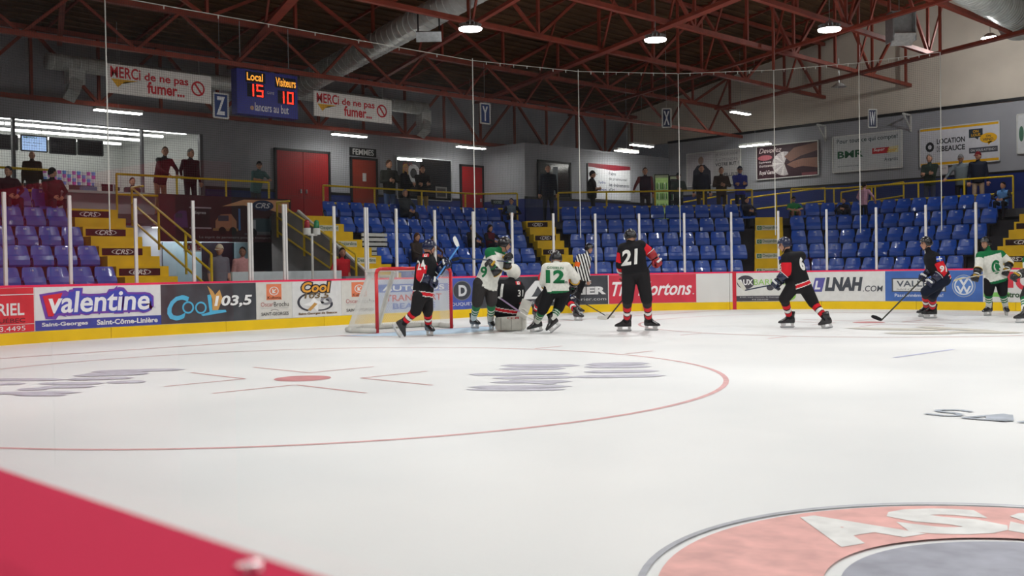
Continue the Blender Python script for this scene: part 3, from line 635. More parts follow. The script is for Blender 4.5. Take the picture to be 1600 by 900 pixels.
# ================================================================= wall adverts (side wall y = WY)
def side_ad(label, px0, px1, pyb, H, bg, els, frame=white_metal, name='wall_advert'):
    a = aty(px0, pyb, WY-.05); b = aty(px1, pyb, WY-.05); W = b[0]-a[0]
    return board_sign(name, label, 'advert', (a[0], WY-.06, a[2]), (1, 0, 0), W, H, (0, -1, 0), bg, els, .04, frame, 'adverts on the side wall')
sk = (168, 128, 108)
side_ad('pale advert with a man in a dark suit', 1074, 1158, 292, 1.28, (176, 172, 172), [Rr(.0, 0, .5, 1, (186, 180, 184)), G([(.1, 0), (.12, .45), (.2, .62), (.34, .62), (.45, .42), (.46, 0)], (38, 36, 52), 2), Cc(.27, .76, .05, .12, (150, 122, 108), 2), G([(.25, .6), (.3, .6), (.3, .3), (.26, .25)], (205, 205, 212), 3), T('JE VOUS AIDE', .54, .82, .95, .92, (120, 118, 122)), T('À ATTEINDRE', .54, .68, .95, .78, (120, 118, 122)), T('VOTRE BUT !', .54, .54, .96, .64, (50, 48, 54), .02), T('VEILLEUX', .66, .22, .96, .32, (60, 58, 64), .02)])
side_ad('dark maroon advert with hands holding playing cards', 1183, 1279, 281, 1.22, (52, 22, 34), [T('Devoilez', .04, .78, .42, .93, (220, 200, 200), .01, .3), Cc(.14, .64, .12, .08, (170, 90, 100)), T('Expérience', .04, .46, .24, .54, (226, 216, 216)), T('divertissante', .04, .36, .26, .44, (226, 216, 216)), T('Royal Gaming', .04, .1, .34, .26, (232, 222, 222), .02, .3)]+[G([(.46, .42), (.46+.2*math.cos(math.radians(a)), .42+.36*math.sin(math.radians(a))), (.46+.2*math.cos(math.radians(a+19)), .42+.36*math.sin(math.radians(a+19)))], (206, 200, 200) if k % 2 else (180, 172, 174), 2) for k, a in enumerate(range(70, 290, 20))]+[G([(.46, .62), (.62, .86), (.99, .96), (.99, .72), (.72, .6), (.56, .46)], (120, 84, 72), 3), G([(.5, .38), (.62, .26), (.76, .3), (.99, .22), (.99, .52), (.74, .52), (.6, .46)], (134, 94, 80), 3), Rr(.74, .02, .98, .1, (120, 60, 70), 2)])
side_ad('white hardware store advert with green and red logos', 1302, 1410, 270, 1.24, (188, 190, 192), [T('Pour tout ce qui compte!', .06, .76, .94, .92, (40, 62, 62), .01), T('BMR', .07, .38, .45, .58, (24, 84, 54), .03), G([(.58, .42), (.8, .42), (.82, .58), (.58, .58)], (186, 36, 44)), G([(.8, .42), (.95, .42), (.95, .6), (.82, .58)], (206, 196, 150)), T('Super', .6, .47, .76, .57, (235, 235, 235), .01, .2, 2), T('Soir', .79, .44, .93, .55, (214, 164, 40), .02, .3, 2), T('Avantis', .75, .2, .94, .3, (50, 60, 64)), T('www.avantis.coop', .07, .12, .38, .18, (60, 70, 74))])
side_ad('white rental advert with yellow bands and speech bubbles', 1438, 1562, 261, 1.24, (205, 205, 212), [Rr(0, .93, 1, 1, (226, 170, 20)), Rr(0, 0, 1, .08, (226, 170, 20)), Cc(.13, .5, .055, .13, (36, 36, 40), 1, .45), T('LOCATION', .22, .56, .58, .7, (36, 38, 42), .03), T('BEAUCE', .28, .36, .58, .5, (36, 38, 42), .03), T('DE', .22, .36, .265, .5, (36, 38, 42), .01), Rr(.63, .64, .8, .86, (44, 56, 66)), G([(.7, .64), (.75, .64), (.74, .58)], (44, 56, 66)), Cc(.87, .6, .105, .13, (232, 176, 36), 2), G([(.86, .5), (.92, .52), (.87, .42)], (232, 176, 36), 2), T('ON', .68, .76, .75, .83, (232, 176, 36), .02, 0, 3), T('LOUE.', .66, .67, .78, .74, (232, 176, 36), .02, 0, 3), T('ON', .84, .62, .9, .68, (44, 56, 66), .02, 0, 3), T('VEND.', .8, .53, .94, .6, (44, 56, 66), .02, 0, 3), Rr(.63, .24, .98, .38, (74, 76, 84)), T('ON VOUS ATTEND !', .65, .28, .96, .34, (220, 220, 224), .01, 0, 2)])
side_ad('white advert cut by the right edge', 1590, 1700, 240, 1.2, (206, 208, 210), [Cc(.06, .5, .035, .2, (70, 110, 90))])
q = aty(1469, 273, WY-.05); board_sign('notice_sheet', 'small white notice sheet on the wall beside the man in green', 'notice', (q[0], WY-.07, q[2]), (1, 0, 0), .26, .28, (0, -1, 0), (206, 200, 202), [T('AVIS', .2, .6, .8, .8, (120, 110, 110))], .01)
# corner block: dark window, white banner
def wall_x(px, py, x): return atx(px, py, x)
a, b = atx(842, 312, JX+.02), atx(890, 258, JX+.02)
t = thing('dark_window', 'dark framed window in the corner block behind the tall man', 'window', (JX, a[1], 3.7)); mb = MB(); mb.b2((JX, a[1], 3.72), (JX+.03, b[1], 4.95)); mb.build('pane', mat('dark_pane', (18, 22, 28), .12, 0, .6), t)
for l, h in (((a[1]-.05, 3.68), (b[1]+.05, 3.74)), ((a[1]-.05, 4.93), (b[1]+.05, 5.0)), ((a[1]-.05, 3.68), (a[1]+.03, 5.0)), ((b[1]-.03, 3.68), (b[1]+.05, 5.0))): MB().b2((JX, l[0], l[1]), (JX+.06, h[0], h[1])).build('frame_bar', black_trim, t)
mb = MB(); mb.b2((JX+.028, a[1]+.75, 3.8), (JX+.034, a[1]+.98, 4.8)); mb.build('inner_panel', mat('pane_grey', (96, 110, 120), .3), t)
a, b = atx(919, 309, JX+.03), atx(984, 268, JX+.03)
board_sign('promotion_banner', 'white promotion banner with red top on the corner block', 'banner', (JX+.05, a[1], 3.75), (0, 1, 0), b[1]-a[1], 1.3, (1, 0, 0), (206, 208, 212), [G([(0, .9), (.6, .84), (1, .9), (1, 1), (0, 1)], (122, 30, 44)), T('Fière', .48, .7, .65, .8, (40, 40, 60), .01), T('de promouvoir', .48, .54, .92, .64, (40, 40, 60), .01), T('les évènements', .48, .38, .97, .48, (40, 40, 60), .01), T("d'ici", .48, .24, .62, .34, (40, 40, 60), .01), T('hydro', .24, .42, .4, .52, (40, 60, 120), .01), T('services', .24, .24, .42, .32, (40, 60, 120), .01)], .03)
# doors and case on the end wall
red_door = mat('red_door', (150, 22, 26), .5, 0, .4, .08, 2); brown_door = mat('brown_door', (140, 50, 34), .55, 0, .35, .1, 2)
def wdoor(name, label, px0, px1, pyt, m, leaves=1):
    y0, y1 = atx(px0, 270, WX)[1], atx(px1, 270, WX)[1]; zt = atx((px0+px1)/2, pyt, WX)[2]
    d = thing(name, label, 'door', (WX, (y0+y1)/2, ZC)); tag(d, None, None, None, 'structure')
    for k in range(leaves):
        a_, b_ = y0+(y1-y0)*k/leaves, y0+(y1-y0)*(k+1)/leaves
        lf = MB().b2((WX, a_+.008, ZC), (WX+.05, b_-.008, zt)).build('door_leaf', m, d); MB().b2((WX+.05, b_-.12 if k == 0 else a_+.08, 3.62), (WX+.09, b_-.08 if k == 0 else a_+.12, 3.74)).build('handle', steel, lf)
    for l, h in (((y0-.07, ZC), (y0, zt+.07)), ((y1, ZC), (y1+.07, zt+.07)), ((y0-.07, zt), (y1+.07, zt+.07))): MB().b2((WX, l[0], l[1]), (WX+.07, h[0], h[1])).build('door_frame', black_trim, d)
    return y0, y1, zt
wdoor('door_4', 'red double door beside the man in the cap', 431, 512, 238, red_door, 2)
y0, y1, zt = wdoor('door_5', 'brown washroom door under the FEMMES sign', 549, 586, 250, brown_door)
q = MB().b2((WX+.05, (y0+y1)/2-.07, 4.1), (WX+.06, (y0+y1)/2+.07, 4.36)); one('washroom_pictogram', q, col((196, 196, 196)), 'small pale washroom pictogram on the brown door', 'sign')
wdoor('door_6', 'red door right of the glass poster case', 720, 752, 261, red_door)
qa, qb = atx(546, 244, WX), atx(587, 233, WX); board_sign('washroom_sign', 'black FEMMES sign above the brown door', 'sign', (WX+.03, qa[1], 4.9), (0, 1, 0), qb[1]-qa[1], .27, (1, 0, 0), (18, 18, 20), [T('FEMMES', .1, .15, .9, .85, (205, 205, 205), .02)])
qa, qb = atx(620, 300, WX+.03), atx(704, 255, WX+.03); zt = 4.95
board_sign('poster_case', 'framed glass poster case behind the three standing people', 'poster case', (WX+.04, qa[1], 3.6), (0, 1, 0), qb[1]-qa[1], 1.4, (1, 0, 0), mat('case_back', (20, 20, 24), .15, 0, .6), [Rr(.02, .92, .45, .97, tube_m), Rr(.02, .55, .42, .9, (70, 70, 76)), Cc(.3, .62, .12, .22, (196, 196, 200), 2), Cc(.3, .62, .06, .12, (40, 40, 44), 3), Rr(.7, .06, .92, .34, (100, 98, 96)), Rr(.73, .1, .89, .3, (44, 42, 44), 2), T('AHL', .1, .8, .3, .88, (150, 40, 50), .01, 0, 2)], .04, steel)
q = atx(768, 307, -36.9); t = board_sign('exit_placard', 'small dark green placard behind the seated man in a suit', 'sign', (-36.9, q[1], 3.42), (0, 1, 0), .6, .16, (1, 0, 0), (24, 48, 46), [T('HOCKEY', .14, .2, .86, .8, (190, 214, 206), .02)])
for dy in (.1, .5): MB().cyl((-36.93, q[1]+dy, ZC), (-36.93, q[1]+dy, 3.44), .015, .015, 8).build('post', black_trim, t)
# red fire post + drink coolers in the corner
def cooler(label, px0, px1, pyt, pyb, body, lit):
    D = 38.2; a = atdepth(px0, pyb, D); b = atdepth(px1, pyt, D); W = np.linalg.norm((b-a)[:2]); H = b[2]-ZC; t = thing('drink_cooler', label, 'cooler', (*(a+R45*W/2)[:2], ZC)); R = np.stack([R45, U45, (0, 0, 1)], 1)
    c = np.array((*(a+R45*W/2)[:2], ZC+H/2)); MB().box(c+U45*.3, (W, .6, H), R).build('cabinet', body, t); MB().box(c-U45*.012+(0, 0, .05), (W*.86, .02, H*.8), R).build('glass_door', lit, t); MB().box(c+(0, 0, H*.44), (W*.9, .03, H*.08), R).build('header', col((196, 206, 170)), t)
    if 'green' in label:
        for zz in (.3, .5, .7):
            MB().box(np.array((c[0], c[1], ZC+H*zz))-U45*.026, (W*.84, .01, .012), R).build('shelf', steel, t)
        for zz in (.31, .51, .71):
            for k in range(6): MB().cyl(np.array((c[0], c[1], ZC+H*zz))-U45*.035+R45*(k-2.5)*W*.13, np.array((c[0], c[1], ZC+H*(zz+.12)))-U45*.035+R45*(k-2.5)*W*.13, .022, .015, 8).build('bottle', col([(40, 110, 60), (210, 220, 210), (60, 130, 80)][k % 3], .3), t)
cooler('lit green drink cooler in the corner', 1023, 1045, 272, 318, col((20, 30, 24)), mat('cooler_light', (150, 180, 110), .4, 0, .3, .1, 6, emit=.35))
cooler('dark drink cooler beside the lit green one', 1047, 1062, 274, 318, col((20, 20, 24)), mat('cooler_dark', (60, 62, 70), .2, 0, .5, .4, 8))

# ================================================================= canteen behind the window
cw = mat('canteen_white', (200, 202, 198), .6, 0, .3, .05); KX = -44.2
mb = MB(); mb.b2((KX-.1, KY0-.4, ZC-.1), (KX, KY1+.4, 5.7)); struct('wall_canteen', mb, cw, 'white back wall of the canteen')
mb = MB(); mb.b2((KX, KY0-.4, ZC-.1), (WX-.2, KY0-.3, 5.7)); mb.b2((KX, KY1+.3, ZC-.1), (WX-.2, KY1+.4, 5.7)); struct('wall_canteen_sides', mb, cw, 'white side walls of the canteen')
mb = MB(); mb.b2((KX, KY0-.4, 5.6), (WX-.2, KY1+.4, 5.7)); struct('ceiling', mb, mat('canteen_ceiling', (96, 98, 100), .6), 'canteen ceiling above the tubes')
mb = MB(); mb.b2((KX, KY0-.4, ZC-.1), (WX-.2, KY1+.4, ZC)); struct('floor', mb, conc, 'canteen floor')
kt = mat('canteen_tube', (255, 253, 248), .4, 0, .2, .01, emit=8.0)
for r, (x, z) in enumerate(((-39.1, 5.2), (-40.5, 5.25), (-41.9, 5.28), (-43.3, 5.3))):
    for k in range(6):
        y1_ = KY1-.15-k*1.5; t = thing('tube_light', '%s bright tube in the %s row of the canteen ceiling' % (['first', 'second', 'third', 'fourth', 'fifth', 'sixth'][k]+' from the right', ['front', 'second', 'third', 'back'][r]), 'tube light', (x, y1_-.7, z), 0, 'canteen tube lights')
        MB().b2((x-.05, y1_-1.44, z), (x+.05, y1_, z+.06)).build('tube', kt, t); MB().b2((x-.02, y1_-.74, z+.05), (x+.02, y1_-.7, 5.6)).build('hanger', steel, t)
for y, lb, w_ in ((atx(21, 200, WX)[1], 'left grey post of the canteen window', .07), (atx(222, 205, WX)[1], 'middle grey post of the canteen window', .06), (KY1, 'right dark post of the canteen window', .1)):
    one('window_post', MB().b2((WX-.1, y-w_/2, 3.425), (WX+.02, y+w_/2, KZ1)), mat('post_grey', (88, 88, 92), .5), lb, 'post')
# counter, menu screens, goods
mb = MB(); mb.b2((WX-.55, KY0+.02, 3.352), (WX+.12, KY1-.02, 3.42)); one('canteen_counter', mb, mat('counter_top', (150, 160, 160), .4), 'long canteen counter under the open window', 'counter')
def scr(label, px0, px1, py0, py1, m, els=()):
    x = -40.2; a = atx(px0, py1, x); b = atx(px1, py0, x); return board_sign('menu_screen', label, 'screen', (x, a[1], a[2]), (0, 1, 0), b[1]-a[1], b[2]-a[2], (1, 0, 0), m, list(els), .06, black_trim, 'menu screens in the canteen')
lit = mat('screen_blue', (150, 178, 220), .3, 0, .3, .05, emit=.8); off = mat('screen_dark', (26, 22, 24), .15, 0, .5, .1)
scr('lit pale blue menu screen in the canteen', 33, 73, 214, 235, lit, [T('MENU', .1, .82, .6, .94, (60, 120, 90), .01), T('Café  Frites', .1, .5, .8, .6, (90, 110, 150)), T('Hot dog', .1, .3, .6, .4, (90, 110, 150))])
scr('dark menu screen right of the lit one', 78, 118, 218, 239, off); scr('dark menu screen at the right end of the row', 122, 160, 221, 241, off); scr('dark menu screen at the left edge', -4, 27, 212, 232, off)
for k in range(11):
    px = 70+k*7.6; a = atx(px, 272, -40.6); nm = ['second', 'third', 'fourth', 'fifth', 'sixth', 'seventh', 'eighth', 'ninth', 'tenth', 'eleventh']
    t = thing('cup_stack', 'stack of purple and blue paper cups on the canteen shelf, %s from the left' % (['first']+nm)[k], 'cups', (-40.6, a[1], 3.7), 0, 'paper cup stacks')
    for j in range(4): MB().cyl((-40.6, a[1], 3.72+j*.1), (-40.6, a[1], 3.82+j*.1), .045, .055, 10).build('cup', col([(196, 90, 170), (110, 140, 210), (205, 200, 205)][(j+k) % 3]), t)
one('canteen_shelf', MB().b2((-41.1, KY0, 3.62), (-40.45, .2, 3.72)), mat('shelf_dark', (40, 38, 40), .5), 'dark back shelf of the canteen under the cups', 'shelf')
p = atx(168, 284, -39.3); t = thing('microwave', 'white microwave oven with dark door on the canteen counter', 'microwave', (-39.3, p[1], 3.36)); MB().b2((-39.6, p[1]-.24, 3.4), (-39.25, p[1]+.24, 3.72)).build('body', white_metal, t); MB().b2((-39.25, p[1]-.2, 3.44), (-39.235, p[1]+.12, 3.68)).build('door', col((24, 24, 28), .2), t); MB().b2((-39.25, p[1]+.15, 3.44), (-39.24, p[1]+.22, 3.68)).build('keypad', col((120, 120, 124)), t)
p = atx(155, 290, -38.7); t = thing('sauce_pump', 'white pump dispenser standing on the canteen counter', 'dispenser', (-38.7, p[1], 3.42)); MB().cyl((-38.7, p[1], 3.42), (-38.7, p[1], 3.58), .06, .055, 12).build('bottle', white_metal, t); MB().tube([(-38.7, p[1], 3.55), (-38.7, p[1], 3.64), (-38.58, p[1], 3.62)], .014, 8).build('spout', white_metal, t)
p = atx(138, 283, -39.0); one('snack_tray', MB().b2((-39.04, p[1]-.22, 3.422), (-38.8, p[1]+.22, 3.56)), mat('tray_blue', (84, 108, 140), .3), 'blue plastic snack tray beside the microwave', 'tray')
p = atx(100, 285, -38.7); one('napkin_box', MB().b2((-38.78, p[1]-.1, 3.42), (-38.64, p[1]+.1, 3.56)), white_metal, 'white napkin box on the canteen counter', 'box')
# truck banner on the walkway front
a, b = atx(249, 340, -36.2), atx(455, 340, -36.2); W = b[1]-a[1]; H = 1.2
blk = (24, 26, 32); chrome = (150, 154, 160)
board_sign('truck_banner', 'dark banner with trucks and CRS logo on the walkway front', 'banner', (-36.2, a[1], 2.03), (0, 1, 0), W, H, (1, 0, 0), mat('truck_banner', (56, 26, 32), .5, 0, .3, .25, 1.5),
    [Rr(.62, .16, .98, .2, (90, 90, 96), 2), Cc(.69, .21, .026, .1, (14, 14, 16), 4), Cc(.45, .24, .028, .09, (14, 14, 16), 4), Cc(.53, .24, .028, .09, (14, 14, 16), 4), G([(.1, .3), (.1, .56), (.14, .66), (.19, .66), (.2, .3)], (92, 56, 110), 2), Rr(.11, .5, .16, .6, (60, 60, 84), 3), G([(.45, .78), (.62, .95), (.98, .97), (.98, .62), (.82, .74), (.62, .82)], (206, 150, 108)), Cc(.77, .83, .085, .12, (38, 52, 84), 2), T('CRS', .71, .77, .83, .89, (206, 206, 212), .02, .35, 3),
     Rr(.22, .3, .36, .74, (20, 18, 22), 2), Rr(.21, .28, .37, .31, (170, 150, 160), 3), Rr(.21, .72, .37, .75, (170, 150, 160), 3), T('Express', .25, .58, .33, .66, (200, 196, 200), .01, 0, 3),
     G([(.4, .26), (.4, .46), (.44, .6), (.52, .62), (.56, .46), (.56, .26)], (168, 116, 88), 2), Rr(.42, .46, .5, .58, (60, 66, 80), 3), Rr(.38, .24, .57, .3, (150, 110, 70), 3), Rr(.575, .26, .59, .74, (70, 110, 170), 3),
     G([(.66, .22), (.66, .5), (.7, .54), (.82, .54), (.84, .66), (.94, .66), (.95, .22)], (58, 76, 84), 2), Rr(.665, .26, .71, .5, chrome, 3), Cc(.86, .22, .035, .13, (14, 14, 16), 4), Cc(.86, .22, .018, .065, chrome, 5), Rr(.955, .24, .965, .74, chrome, 3), Rr(.84, .55, .93, .64, (96, 120, 136), 3), Rr(.66, .2, .96, .24, (100, 104, 110), 3),
     T('Le esprit de partenaire pour un transport de pointe', .28, .06, .96, .13, (150, 146, 150))], .03)
# white slatted bench back in section B
t = thing('slatted_bench', 'white slatted bench back beside the blue seats', 'bench', (-33.7, 4.1, 1.43))
for k in range(6): MB().b2((-33.72, 3.68, 1.5+k*.125), (-33.68, 4.52, 1.5+k*.125+.085)).build('slat', white_metal, t)
for y in (3.78, 4.42): MB().b2((-33.76, y-.03, 1.43), (-33.72, y+.03, 2.25)).build('upright', black_trim, t)

# ================================================================= seats
seat_m = mat('blue_plastic', (26, 78, 178), .3, 0, .5, .06, 3, coat=.25); brk = mat('seat_bracket', (26, 22, 24), .5, .3, .4)
def seat_proto():
    t = thing('stadium_seat', 'x', 'seat'); mb = MB(); rings = []
    for z, y, hw in ((.40, .07, .215), (.5, .045, .222), (.6, .02, .222), (.605, .012, .218), (.72, -.02, .205), (.79, -.04, .19), (.815, -.05, .165)):
        r = []
        for k in range(9): x = -hw+2*hw*k/8; r.append((x, y+.045*(x/hw)**2*.8, z))
        for k in range(8, -1, -1): x = -hw+2*hw*k/8; r.append((x, y+.045*(x/hw)**2*.8-.025, z))
        rings.append(r)
    mb.loft(rings); mb.build('backrest', seat_m, t, False)
    mb = MB(); rings = []
    for z, y, hw in ((.385, .095, .2), (.42, .115, .212), (.52, .105, .214), (.6, .075, .21), (.625, .06, .195)):   # folded up against the back
        r = [(-hw+2*hw*q/6, y+.02*((q-3)/3)**2, z) for q in range(7)]+[(-hw+2*hw*q/6, y-.03+.02*((q-3)/3)**2, z) for q in range(6, -1, -1)]; rings.append(r)
    mb.loft(rings); mb.build('seat_pan', seat_m, t)
    mb = MB(); mb.b2((-.03, .02, 0), (.03, .1, .38)); mb.b2((-.2, .03, .34), (.2, .1, .37)); mb.build('support', brk, t)
    mb = MB(); mb.tube([(.236, .06, .3), (.236, .06, .5), (.236, .1, .55), (.236, .16, .55), (.236, .2, .5), (.236, .2, .3)], .011, 6); mb.build('arm_loop', brk, t)
    return t
def pan_down():
    mb = MB(); rings = []
    for y, z, hw in ((.05, .40, .21), (.2, .385, .215), (.36, .4, .215), (.42, .395, .205), (.44, .36, .2)):
        rings.append([(-hw+2*hw*q/6, y, z+.012*abs((q-3)/3)**2) for q in range(7)]+[(-hw+2*hw*q/6, y-.004, z-.03) for q in range(6, -1, -1)])
    return mb.loft(rings).mesh('seat_pan', [seat_m])
PAN = pan_down()
SEAT = seat_proto(); _first = [True]; NUMM = {}; num_m = col((196, 204, 224))
def number_mesh(n):
    if n not in NUMM:
        v, f, lo, hi = text_geo(str(n)); q = (v-lo)/(hi-lo); w_ = .032*len(str(n)); mb = MB()
        mb.add([((.5-a)*w_, -.02-(.735+b*.042-.72)*.286+.004, .735+b*.042) for a, b in q], f)
        NUMM[n] = mb.mesh('number', [num_m])
    return NUMM[n]
RN = ['front', 'second', 'third', 'fourth', 'top']
def ordn(n): return {1: '1st', 2: '2nd', 3: '3rd'}.get(n, '%dth' % n)
SEATS = {}
def seat_row(sec, where, k, t0, t1, start, skip=()):
    s = SB[k]; P_ = pl(s, -14.0); L1 = P_[1][1]+14.0; L2 = L1+np.linalg.norm(np.array(P_[2])-np.array(P_[1])); tt_ = []; t = t0+.2375
    while t < t1-.19:
        tt_.append(t); t += .515 if min(abs(t+.25-L1), abs(t+.25-L2)) < 1.3 else .475
    n = len(tt_)
    for i, t in enumerate(tt_):
        c, N = pl_at(s, t)
        for L, ang in ((L1, 157.5), (L2, 112.5)):                  # the rows bend gently round the corner
            if abs(t-L) < 1.3: a_ = math.radians(ang-22.5*(t-L)/1.3); N = np.array((math.cos(a_), math.sin(a_)))
        rz = math.atan2(-N[1], -N[0])-math.pi/2
        if _first[0]: o = SEAT; _first[0] = False
        else: o = copy_tree(SEAT)
        o.location = (c[0], c[1], ZR[k]); o.rotation_euler = (0, 0, rz)
        o['label'] = 'blue plastic seat, %s from the left in the %s row %s' % (ordn(i+1), RN[k], where); o['group'] = 'blue stadium seats'
        nb = bpy.data.objects.new('number', number_mesh(start+(n-1-i))); COL.objects.link(nb); nb.parent = o; nb.location = (0, .002, 0)
        SEATS[(sec, k, i)] = (c, o)
yl = lambda y: y+14.0
ST = [10, 20, 31, 43, 56]
for k in range(5):
    seat_row('A', 'left of the CRS stairs', k, yl(-3.68-.475*8), yl(-3.68), [11, 21, 32, 44, 57][k])
    pr_ = [862, 848, 838, 827, 823][k]; l0 = 3.68 if k != 2 else 4.58
    seat_row('B', 'behind the goal', k, yl(l0), t_of(pr_, SB[k], ZR[k]+.6), ST[k])
    seat_row('C', 'of the corner block', k, t_of([905, 893, 890, 878, 876][k], SB[k], ZR[k]+.6), t_of(1179, SB[k], ZR[k]+.6), ST[k])
    seat_row('D', 'on the right', k, t_of([1240, 1237, 1235, 1233, 1232][k], SB[k], ZR[k]+.6), t_of([1516, 1532, 1550, 1568, 1584][k], SB[k], ZR[k]+.6), ST[k])
# ================================================================= paint in the ice
def icecol(rgb): return mat('ice_paint_%02x%02x%02x' % rgb, rgb, .5, 0, .25, .16, 7)
RED_I, BLUE_I, LILAC, GREY_I, PALEBLUE = icecol((214, 166, 166)), icecol((190, 192, 222)), icecol((188, 186, 198)), icecol((168, 176, 188)), icecol((190, 214, 234))
_lz = [0]
def paint(name, mb, m):
    _lz[0] += 1; mb.v = [(x, y, z+.00012*_lz[0]) for x, y, z in mb.v]; return mb.build(name, m, floor)
def ringp(mb, cx, cy, r0, r1, z=.002, n=96, a0=0, a1=360):
    vs = []; fs = []
    for k in range(n+1):
        t = math.radians(a0+(a1-a0)*k/n); vs += [(cx+r0*math.cos(t), cy+r0*math.sin(t), z), (cx+r1*math.cos(t), cy+r1*math.sin(t), z)]
    for k in range(n): fs.append((2*k, 2*k+1, 2*k+3, 2*k+2))
    return mb.add(vs, fs)
def lineq(mb, p, q, w, z=.0022):
    p = np.array(p[:2], float); q = np.array(q[:2], float); d_ = (q-p)/np.linalg.norm(q-p); n = np.array((-d_[1], d_[0]))*w/2
    return mb.add([(*(p-n), z), (*(q-n), z), (*(q+n), z), (*(p+n), z)], [(0, 1, 2, 3)])
GLX = -RX+3.353; DX = GLX+6.096
for sy, nm in ((-1, 'near'), (1, 'far')):
    cy = 6.706*sy
    paint('faceoff_circle', ringp(MB(), DX, cy, 4.545, 4.60), RED_I); paint('faceoff_spot', ringp(MB(), DX, cy, .0, .31, .0025), icecol((206, 140, 142)))
    mb = MB()
    for sx in (-1, 1):
        for s2 in (-1, 1):
            a = (DX+sx*.5, cy+s2*.42); lineq(mb, a, (a[0]+sx*1.2, a[1]), .045); lineq(mb, a, (a[0], a[1]+s2*.95), .045)
        for s2 in (-1, 1): lineq(mb, (DX+sx*.85, cy+s2*4.6), (DX+sx*.85, cy+s2*5.2), .045)
    paint('faceoff_marks', mb, RED_I)
yb = 4.42+math.sqrt(RR**2-(RR-3.353)**2)
paint('goal_line', lineq(MB(), (GLX, -yb), (GLX, yb), .05), icecol((204, 120, 124)))
mb = MB(); vs = [(GLX, -1.2, .0018)]+[(GLX+1.37*math.cos(t), 1.83*math.sin(t)*.95, .0018) for t in np.linspace(-math.pi/2, math.pi/2, 30)]+[(GLX, 1.2, .0018)]; mb.add(vs, [tuple(range(len(vs)))]); paint('crease', mb, PALEBLUE)
mb = MB(); ringp(mb, GLX, 0, 1.80, 1.85, .0024, 40, -90, 90); paint('crease_line', mb, RED_I)
paint('dash_line', lineq(MB(), atz(1397, 559, 0), atz(1490, 546, 0), .06), BLUE_I)
def streak(px0, py0, px1, py1, hpx, m, name):
    """a worn painted streak, lens shaped, laid where the photograph shows it on the ice"""
    mb = MB(); up = []; dn = []
    for k in range(9):
        f = k/8; h = hpx*math.sin(math.pi*min(1, .12+.88*f) if f < .5 else math.pi*min(1, .12+.88*(1-f)))**.5 if 0 < k < 8 else 0.02
        x = px0+(px1-px0)*f; y = py0+(py1-py0)*f; up.append(tuple(atz(x, y-h, 0)[:2])+(.002,)); dn.append(tuple(atz(x, y+h, 0)[:2])+(.002,))
    mb.add(dn+up[::-1], [tuple(range(18))]); paint(name, mb, m)
for a in ((360, 95, 920, 95), (350, 118, 820, 115), (140, 157, 540, 157), (380, 150, 850, 150), (300, 183, 900, 175), (290, 212, 870, 205), (130, 245, 870, 240), (120, 262, 820, 262), (950, 88, 1400, 80), (940, 105, 1420, 102), (940, 140, 1470, 133), (850, 175, 1520, 165), (420, 200, 760, 222)):
    streak(700+a[0]/4.444, 550+a[1]/4.444, 700+a[2]/4.444, 550+a[3]/4.444, 2.1, LILAC, 'ice_lettering')
for a in ((-300, 208, 560, 204), (-300, 245, 220, 238), (310, 240, 880, 235), (140, 290, 420, 280), (-300, 322, 690, 312), (100, 332, 560, 334), (330, 270, 800, 262), (600, 175, 1250, 155), (750, 140, 1550, 120), (540, 206, 1120, 190), (880, 230, 1220, 222), (700, 160, 1240, 148)):
    streak(a[0]/5.333, 555+a[1]/5.333, a[2]/5.333, 555+a[3]/5.333, 1.9, LILAC, 'ice_lettering')
for a in ((1320, 513, 1480, 516), (1430, 511, 1560, 518), (1380, 521, 1500, 521), (1480, 519, 1600, 520)): streak(*a, 1.6, icecol((206, 202, 192)), 'ice_lettering')
def stroke(pts, wid, m, name, z=.0022):
    mb = MB(); P = [np.array(atz(1380+x/5, 500+y/5, 0)[:2]) for x, y in pts]
    for i, (a, b) in enumerate(zip(P[:-1], P[1:])): lineq(mb, a, b, wid, z+.00005*i)
    _lz[0] += 3; paint(name, mb, m)
stroke([(695, 722), (600, 708), (500, 706), (415, 712), (450, 722), (560, 732), (610, 745), (570, 754), (480, 752), (325, 737)], .05, GREY_I, 'ice_letter')
stroke([(960, 742), (620, 770), (970, 797)], .05, GREY_I, 'ice_letter'); stroke([(880, 752), (885, 784)], .14, GREY_I, 'ice_letter'); stroke([(945, 746), (950, 794)], .12, GREY_I, 'ice_letter'); stroke([(1060, 806), (1130, 800)], .05, GREY_I, 'ice_letter')
# round club emblem near the camera
LC = np.array((-12.425, -9.394)); LR = 1.464
paint('emblem_rim', ringp(MB(), *LC, LR-.028, LR), icecol((178, 180, 188)))
paint('emblem_ring', ringp(MB(), *LC, .80, LR-.075, .0018), icecol((226, 172, 166)))
paint('emblem_centre', ringp(MB(), *LC, 0, .74, .0018), icecol((158, 160, 172)))
tow = math.degrees(math.atan2(*(CAM[:2]-LC)[::-1]))
for k, ch in enumerate('ASSOCIATION '):
    ang = math.radians(tow+180+52-k*26); e = np.array((math.cos(ang), math.sin(ang))); tg = np.array((math.sin(ang), -math.cos(ang)))
    v, f, lo, hi = text_geo(ch, .06)
    if not len(v): continue
    q = (v-lo)/(hi-lo); mb = MB(); mb.add([(*(LC+e*(.85+.48*b)+tg*(a-.5)*.46), .0032) for a, b in q], f); paint('emblem_letter', mb, icecol((226, 226, 224)))

